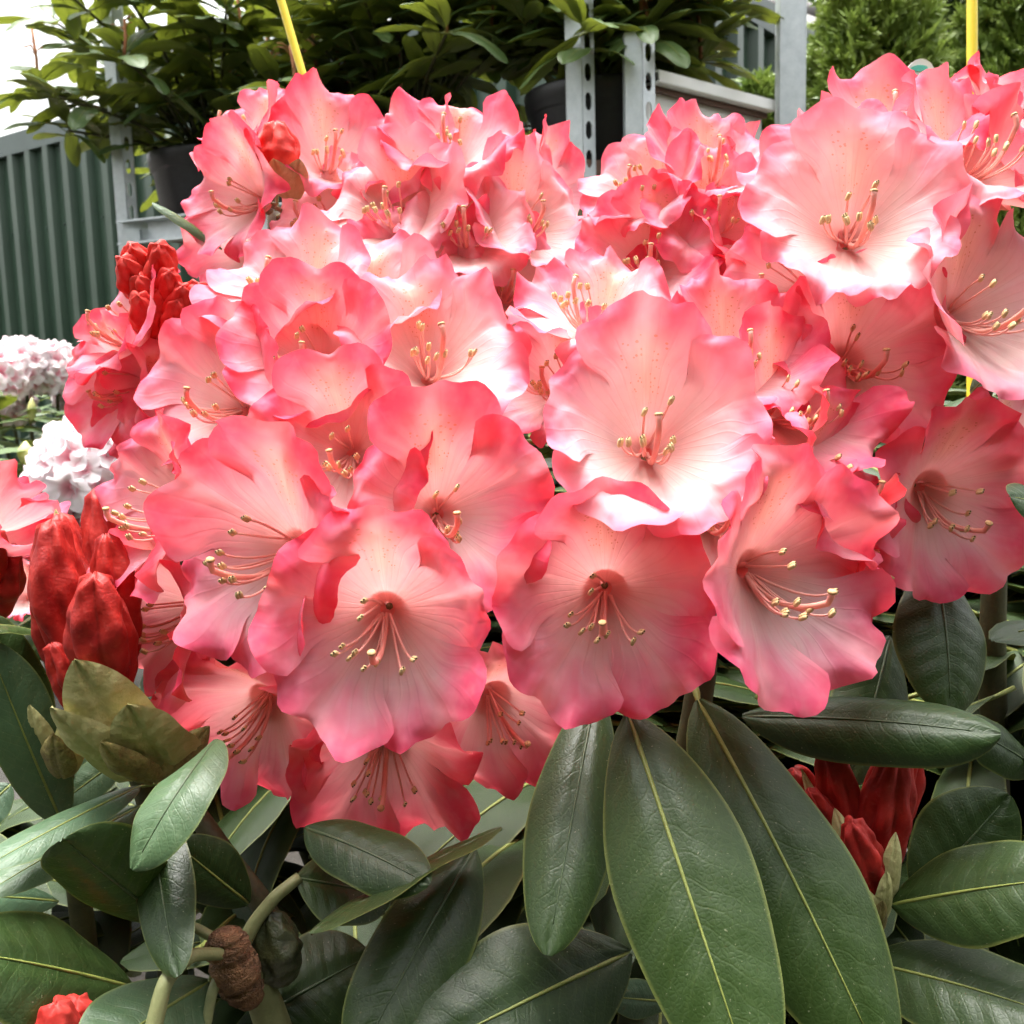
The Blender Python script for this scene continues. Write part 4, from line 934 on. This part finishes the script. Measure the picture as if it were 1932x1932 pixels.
def potted(label, c, rad, hgt, spread, height, nst, seed, leafsz=0.115, maxl=270):
    rg = random.Random(seed); root = thing('potted_rhododendron', label, 'potted shrub', c)
    pot(root, c, rad, hgt); rl = root_loc(root); top = Vector(c) + Vector((0, 0, hgt - 0.02)); cnt = 0
    nst = 42; extra = []
    for s_ in range(nst):
        a = 6.283 * s_ * 0.618 + rg.uniform(-.2, .2); k = rg.uniform(0.12, 1.0) ** 0.75; rr = spread * k
        el = rg.uniform(0.02, 1.0) * (1.15 - 0.45 * k)
        tip = top + Vector((math.cos(a) * rr, math.sin(a) * rr, 0.02 + height * el))
        mid = top + Vector((math.cos(a) * rr * 0.5, math.sin(a) * rr * 0.5, 0.02 + height * el * 0.62))
        st = top + Vector((math.cos(a) * 0.03, math.sin(a) * 0.03, -0.02))
        stem(root, [st, mid, tip], 0.0045, 0.003, 'stem', n=6, seed=s_)
        ax = (tip - mid).normalized()
        for (q, nl, ex) in ((tip, 7, False), (mid.lerp(tip, 0.55), 5, True), (mid.lerp(tip, 0.0), 4, True)):
            a0 = rg.uniform(0, 6.28)
            for i in range(nl):
                b_ = a0 + 6.283 * i / nl + rg.uniform(-.3, .3)
                dv = Vector((math.cos(b_), math.sin(b_), rg.uniform(-0.6, 0.6))) + ax * 0.25
                args = (rg.choice(SHF), q + Vector((0, 0, rg.uniform(-.012, .012))) + dv.normalized() * 0.012, dv, (rg.uniform(-.25, .25), rg.uniform(-.25, .25), 1), leafsz * rg.uniform(0.7, 1.15))
                if not ex and cnt < maxl: place_leaf(root, *args, rl); cnt += 1
                elif ex: extra.append(args)
        if rg.random() < 0.75:                                   # spent flower stalks stand up from the whorl
            mb = MB()
            t0 = tip + Vector((rg.uniform(-.012, .012), rg.uniform(-.012, .012), rg.uniform(.07, .13)))
            mb.tube([tip, tip.lerp(t0, .5) + Vector((.003, 0, 0)), t0], [0.004, 0.0035, 0.003], 6)
            for _ in range(7):
                h = tip.lerp(t0, rg.uniform(.45, 1)); b_ = rg.uniform(0, 6.28)
                mb.tube([h, h + Vector((math.cos(b_) * .014, math.sin(b_) * .014, .012)), h + Vector((math.cos(b_) * .026, math.sin(b_) * .026, .012))], 0.0012, 4)
            link('flower_stalk', mb.mesh('flower_stalk', M['old_stalk'], origin=rl), root)
    inner_foliage(root, extra, rl)
    return root
zs = RACK['zs']; bk = RACK['back']; dd_ = RACK['d']; pm = RACK['pm']; pl = RACK['pl']
def on_rack(t, dep): q = pm.lerp(pl, t) + bk * dep; return Vector((q.x, q.y, zs - 0.006))
potted('leafy rhododendron in a black pot at the end of the rack against the open sky', on_rack(0.92, 0.22), 0.165, 0.175, 0.40, 0.46, 30, 4, 0.135, 295)
potted('dense rhododendron in a black pot between its two neighbours on the long rack', on_rack(0.46, 0.24), 0.165, 0.175, 0.36, 0.48, 34, 5, 0.14, 298)
potted('rhododendron in a black pot right behind the tall slotted post', on_rack(0.03, 0.22), 0.165, 0.19, 0.26, 0.46, 30, 6, 0.13, 298)
cR = RACK['ps'].lerp(RACK['pr'], 0.2) + Vector((-0.03, 0.24, 0))

# ------------------------------------------------------------------ pale pink bushes at the left, further back
def pale_mat():
    m, b = new_mat('pale_pink_petal'); tc = b.n('TexCoord').outputs['Object']; x, y, z = b.sep(b.n('UVMap').outputs[0])
    rnd = b.n('ObjectInfo').outputs['Random']
    col = b.ramp(b.math('ADD', y, b.math('MULTIPLY_ADD', rnd, 0.3, -0.15)), [(0.0, (0.60, 0.12, 0.18)), (0.38, (0.84, 0.48, 0.54)), (0.62, (0.9, 0.85, 0.85)), (1.0, (0.9, 0.83, 0.86))])
    pr = b.principled(col, 0.6); tr = b.n('BsdfTranslucent'); b.L(col, tr.inputs[0])
    mx = b.n('MixShader'); mx.inputs[0].default_value = 0.35; b.L(pr, mx.inputs[1]); b.L(tr.outputs[0], mx.inputs[2]); b.out(mx.outputs[0]); return m
M['pale_petal'] = pale_mat()
M['yellow_bud'] = noisy_mat('yellow_bud', (0.42, 0.42, 0.12), (0.58, 0.56, 0.24), 120, 0.5)
def small_flower(seed):
    rg = np.random.RandomState(seed); V = []; UV = []; NT, NS = 40, 7
    for i in range(NS + 1):
        s = i / NS
        for k in range(NT):
            th = 2 * math.pi * k / NT; lb = abs(math.cos(2.5 * th)) ** 0.55
            e = s * (0.72 + 0.28 * lb + 0.03 * math.sin(11 * th + seed))
            r_ = 0.10 + 0.9 * e ** 1.15; z = -0.55 + 0.62 * e - 0.12 * e ** 3 + 0.10 * s * s * math.sin(5 * th + seed * 1.7) + 0.05 * s * math.sin(9 * th + seed)
            V.append((r_ * math.cos(th), r_ * math.sin(th), z)); UV.append((k / NT, e))
    F = [(i * NT + k, i * NT + (k + 1) % NT, (i + 1) * NT + (k + 1) % NT, (i + 1) * NT + k) for i in range(NS) for k in range(NT)]
    return make_mesh('flower', V, F, M['pale_petal'], UV)
SMALL = [small_flower(k) for k in range(4)]
def pale_bush(label, u, d, heads, leafbox, nleaf, budpx, seed, fl=0.021):
    rg = random.Random(seed); root = thing('pale_rhododendron', label, 'rhododendron', gnd(u, d)); rl = root_loc(root)
    for (hu, hv, hd, R) in heads:
        c = P(hu, hv, hd)
        hd_o = link('flower_head', None, root, loc=c - rl); hd_o.empty_display_size = 0.02
        N = 40
        for i in range(N):
            z = 1 - 1.5 * (i + 0.5) / N; a = i * 2.39996; q = math.sqrt(max(0, 1 - z * z))
            n = Vector((q * math.cos(a), q * math.sin(a), z)) + Vector((rg.uniform(-.12, .12), rg.uniform(-.12, .12), rg.uniform(-.12, .12))); n.normalize()
            Rm = n.to_track_quat('Z', 'Y').to_matrix().to_4x4()
            link('flower', rg.choice(SMALL), hd_o, mat4=Matrix.Translation(n * R * rg.uniform(.85, 1.08)) @ Rm @ Matrix.Rotation(rg.uniform(0, 6), 4, 'Z') @ Matrix.Scale(fl * rg.uniform(.95, 1.25), 4))
        stem(root, [rl + Vector((0, 0, 0)), rl.lerp(c, .6) + Vector((0, .03, 0)), c], 0.008, 0.004, seed=i)
    (u0, u1, v0, v1, d0, d1) = leafbox
    for i in range(nleaf):
        q = P(rg.uniform(u0, u1), rg.uniform(v0, v1), rg.uniform(d0, d1)); a = rg.uniform(0, 6.28)
        place_leaf(root, rg.choice(SHF), q, (math.cos(a), math.sin(a), rg.uniform(-.4, .5)), (rg.uniform(-.3, .3), rg.uniform(-.3, .3), 1), rg.uniform(.07, .11), rl)
    for (bu, bv, bd) in budpx:
        c = P(bu, bv + 25, bd)
        t = P(bu, bv - 20, bd); r_ = 0.011
        mb = MB(); mb.tube(bez(c, (c + t) / 2, t, 9), [r_ * x for x in (.35, .6, .8, .95, 1, .9, .7, .4, .08)], 10)
        link('leaf_bud', mb.mesh('leaf_bud', M['yellow_bud'], origin=rl), root)
        for k in range(5):
            a = k * 1.257 + rg.random()
            place_leaf(root, rg.choice(SHF), c, (math.cos(a), math.sin(a), 0.1), (0, 0, 1), .085, rl)
    return root
pale_bush('pale pink rhododendron in front of the shed with leafy middle', 40, 2.7, [(-20, 715, 2.6, .085), (45, 700, 2.7, .085), (108, 705, 2.75, .08), (155, 760, 2.8, .05), (20, 770, 2.75, .06), (145, 745, 2.85, .06)],
          (-120, 230, 745, 960, 2.45, 3.0), 230, [(60, 770, 2.5)], 8, .028)
pale_bush('white and blush rhododendron, heads in full bloom, beside yellow green leaf buds', 100, 1.45, [(175, 887, 1.30, .07), (230, 867, 1.36, .06), (125, 952, 1.30, .062), (195, 962, 1.33, .07), (85, 1007, 1.36, .05), (100, 1040, 1.40, .05), (60, 1075, 1.45, .04)],
          (-150, 300, 900, 1250, 1.4, 1.7), 150, [(92, 830, 1.45), (152, 822, 1.48), (48, 852, 1.42)], 9, .024)

# ------------------------------------------------------------------ conifers and a far tree
def spray_cloud(root, c, rx, rz, n, seed, mat, size=0.05, name='crown', shape='cone'):
    rg = np.random.RandomState(seed); V = []; F = []
    # plumes: clusters of flattened sprays that droop a little at the tip
    for p in range(n):
        h = rg.rand() ** 0.8; a = rg.rand() * 6.283
        env = (1 - h) ** 0.75 if shape == 'cone' else math.sqrt(max(0.02, 1 - (2 * h - 1) ** 2))
        lump = 0.82 + 0.22 * math.sin(5 * a + 9 * h + seed) + 0.14 * math.sin(11 * a - 17 * h)
        r_ = rx * env * lump * (0.45 + 0.6 * rg.rand() ** 0.5)
        o = Vector((math.cos(a) * r_, math.sin(a) * r_, rz * h))
        out = Vector((math.cos(a), math.sin(a), 0.75 + 0.5 * rg.randn())).normalized()
        sd = out.cross(Vector((rg.randn(), rg.randn(), rg.randn()))).normalized()
        for k in range(5):
            ang = (k - 2) * 0.42 + rg.randn() * 0.15
            dv = (out * math.cos(ang) + sd * math.sin(ang)); L = size * (1.15 - 0.16 * abs(k - 2)) * rg.uniform(.7, 1.3)
            wv = dv.cross(Vector((rg.randn(), rg.randn(), rg.randn()))).normalized() * size * 0.10
            b = len(V); e = o + dv * L
            V += [o - wv * .5, o + dv * L * .5 - wv, e, o + dv * L * .5 + wv]; F.append((b, b + 1, b + 2, b + 3))
            for q in (0.35, 0.6):
                for sg in (-1, 1):
                    dv2 = (dv + sd.cross(out).normalized() * 0.2 * rg.randn() + (sd if abs(ang) < .6 else out) * sg * 0.8).normalized(); b = len(V); o2 = o + dv * L * q
                    V += [o2, o2 + dv2 * L * .2 - wv * .7, o2 + dv2 * L * .42, o2 + dv2 * L * .2 + wv * .7]; F.append((b, b + 1, b + 2, b + 3))
    o = link(name, make_mesh(name, V, F, mat, smooth=False), root, loc=Vector(c) - root_loc(root)); o['kind'] = 'stuff'; return o
M['conifer'] = plain_trans('conifer_green', (0.09, 0.16, 0.025), (0.28, 0.36, 0.07), 14, 0.25)
M['conifer_b'] = plain_trans('conifer_blue', (0.06, 0.11, 0.03), (0.19, 0.26, 0.07), 14, 0.2)
M['far_tree'] = plain_trans('far_tree', (0.10, 0.20, 0.04), (0.20, 0.32, 0.08), 3, 0.3)
def conifer(label, u, d, vtop, rx, seed, mat, n=1700, dz=0.25):
    b = gnd(u, d); root = thing('conifer', label, 'conifer', b); H = zat(vtop, u, d)
    mb = MB(); mb.tube([(0, 0, 0), (0.01, 0, H * .5), (0, 0, H * .95)], [0.03, 0.02, 0.004], 8); link('trunk', mb.mesh('trunk', M['wood']), root)
    spray_cloud(root, b + Vector((0, 0, dz)), rx, H - dz, n, seed, mat, 0.055)
conifer('bushy golden green conifer beside the plain steel post', 1640, 2.75, -250, 0.36, 1, M['conifer'], 4500)
conifer('tall dark green conifer standing behind the white plant label', 1760, 3.1, -420, 0.42, 2, M['conifer_b'], 4500)
conifer('bright green conifer behind the straight yellow cane', 1905, 2.9, -300, 0.40, 3, M['conifer'], 4500)
conifer('small low conifer leaning over the white board of the short rack', 1430, 2.5, 190, 0.15, 4, M['conifer'], 1200, 0.55)
tb = gnd(1470, 11.0); tr = thing('broadleaf_tree', 'pale green leafy tree rising behind the grey ribbed roof', 'tree', tb)
mb = MB(); mb.tube([(0, 0, 0), (0.05, 0, 1.8), (0, 0, 3.6)], [0.16, 0.12, 0.05], 8); link('trunk', mb.mesh('trunk', M['wood']), tr)
spray_cloud(tr, tb + Vector((0, 0, 1.6)), 1.3, 3.6, 2500, 7, M['far_tree'], 0.16, shape='round')

# ------------------------------------------------------------------ canes and plant label
M['yellow_cane'] = noisy_mat('yellow_cane', (0.80, 0.60, 0.02), (0.86, 0.68, 0.05), 40, 0.45, 0.1, 0.0005)
def cane(label, ua, va, ub, vb, d, r_, top):
    a, b_ = P(ua, va, d), P(ub, vb, d); dr = (b_ - a).normalized()
    foot = b_ + dr * (b_.z / -dr.z); head = a - dr * top
    mb = MB(); L = (head - foot).length; n = 14; pts = [foot.lerp(head, i / n) for i in range(n + 1)]
    mb.tube(pts, r_, 10)
    for k in range(1, n, 3): mb.tube([pts[k] - dr * 0.003, pts[k], pts[k] + dr * 0.003], [r_ * 1.01, r_ * 1.16, r_ * 1.01], 10)
    o = link('plant_cane', mb.mesh('plant_cane', M['yellow_cane'], origin=foot), None, loc=foot)
    return tag(o, label, 'cane', 'yellow plant canes')
cane('slanting yellow plant cane rising in front of the dark potted leaves', 530, 0, 587, 195, 0.84, 0.0033, 0.35)
cane('upright yellow plant cane in front of the conifers', 1834, 0, 1834, 140, 0.72, 0.0036, 0.35)
def plant_label():
    b_ = P(1735, 190, 0.74); foot = Vector((b_.x, b_.y, 0))
    root = thing('plant_label', 'small white plant label with turquoise print, rounded top above the pink petals', 'plant label', foot)
    w_ = 0.0105; zt = P(1735, 114, 0.74).z; outl = [(-w_, zt - 0.11), (w_, zt - 0.11)] + [(w_ * math.cos(t) , zt - 0.012 + 0.012 * math.sin(t)) for t in np.linspace(0, math.pi, 14)]
    outl2 = outl + [(-0.003, 0.0), (0.003, 0.0)][:0]
    def plate(ol, y0, y1, mat, nm):
        n = len(ol); v = [(x, y0, z) for x, z in ol] + [(x, y1, z) for x, z in ol]
        f = [tuple(range(n)), tuple(range(n, 2 * n))[::-1]] + [(i, n + i, n + (i + 1) % n, (i + 1) % n) for i in range(n)]
        link(nm, make_mesh(nm, v, f, mat, smooth=False), root)
    plate(outl2, -0.0006, 0.0006, M['white_board'], 'label_plate')
    plate([(0.0060 * math.cos(t) - 0.001, zt - 0.0065 + 0.0022 * math.sin(t)) for t in np.linspace(0, 6.28, 18)[:-1]], -0.0010, -0.0007, noisy_mat('turquoise_print', (0.10, 0.55, 0.45), (0.15, 0.62, 0.52), 60), 'printed_mark')
    plate([(-0.003, 0.0), (0.003, 0.0), (0.003, zt - 0.111), (-0.003, zt - 0.111)], -0.0006, 0.0006, M['white_board'], 'label_stake')
plant_label()

# ------------------------------------------------------------------ an added, unseen hedge behind the viewer, which shades the low front of the shrubs
def hedge():
    root = thing('added_shade_hedge', 'tall clipped evergreen hedge added unseen behind the viewer to block low front light', 'hedge', (0, -1.7, 0))
    mb = MB(); mb.box((-4.5, -0.45, 0.0), (4.5, 0.30, 2.55)); link('shade_hedge_core', mb.mesh('shade_hedge_core', noisy_mat('shade_hedge_core', (0.006, 0.012, 0.005), (0.02, 0.035, 0.012), 14, 0.9, 1.0, 0.05), smooth=False), root)
    rg = np.random.RandomState(12); n = 9000
    c = np.stack([rg.uniform(-4.5, 4.5, n), 0.30 + 0.10 * rg.rand(n), rg.uniform(0.02, 2.62, n)], -1)
    a = rg.randn(n, 3); a /= np.linalg.norm(a, axis=1, keepdims=True); b_ = np.cross(a, rg.randn(n, 3)); b_ /= np.linalg.norm(b_, axis=1, keepdims=True)
    a *= 0.045; b_ *= 0.018
    V = np.stack([c - a, c - b_, c + a, c + b_], 1).reshape(-1, 3); F = np.arange(4 * n).reshape(-1, 4)
    o = link('foliage', make_mesh('foliage', V, F, M['conifer_b'], smooth=False), root); o['kind'] = 'stuff'
hedge()
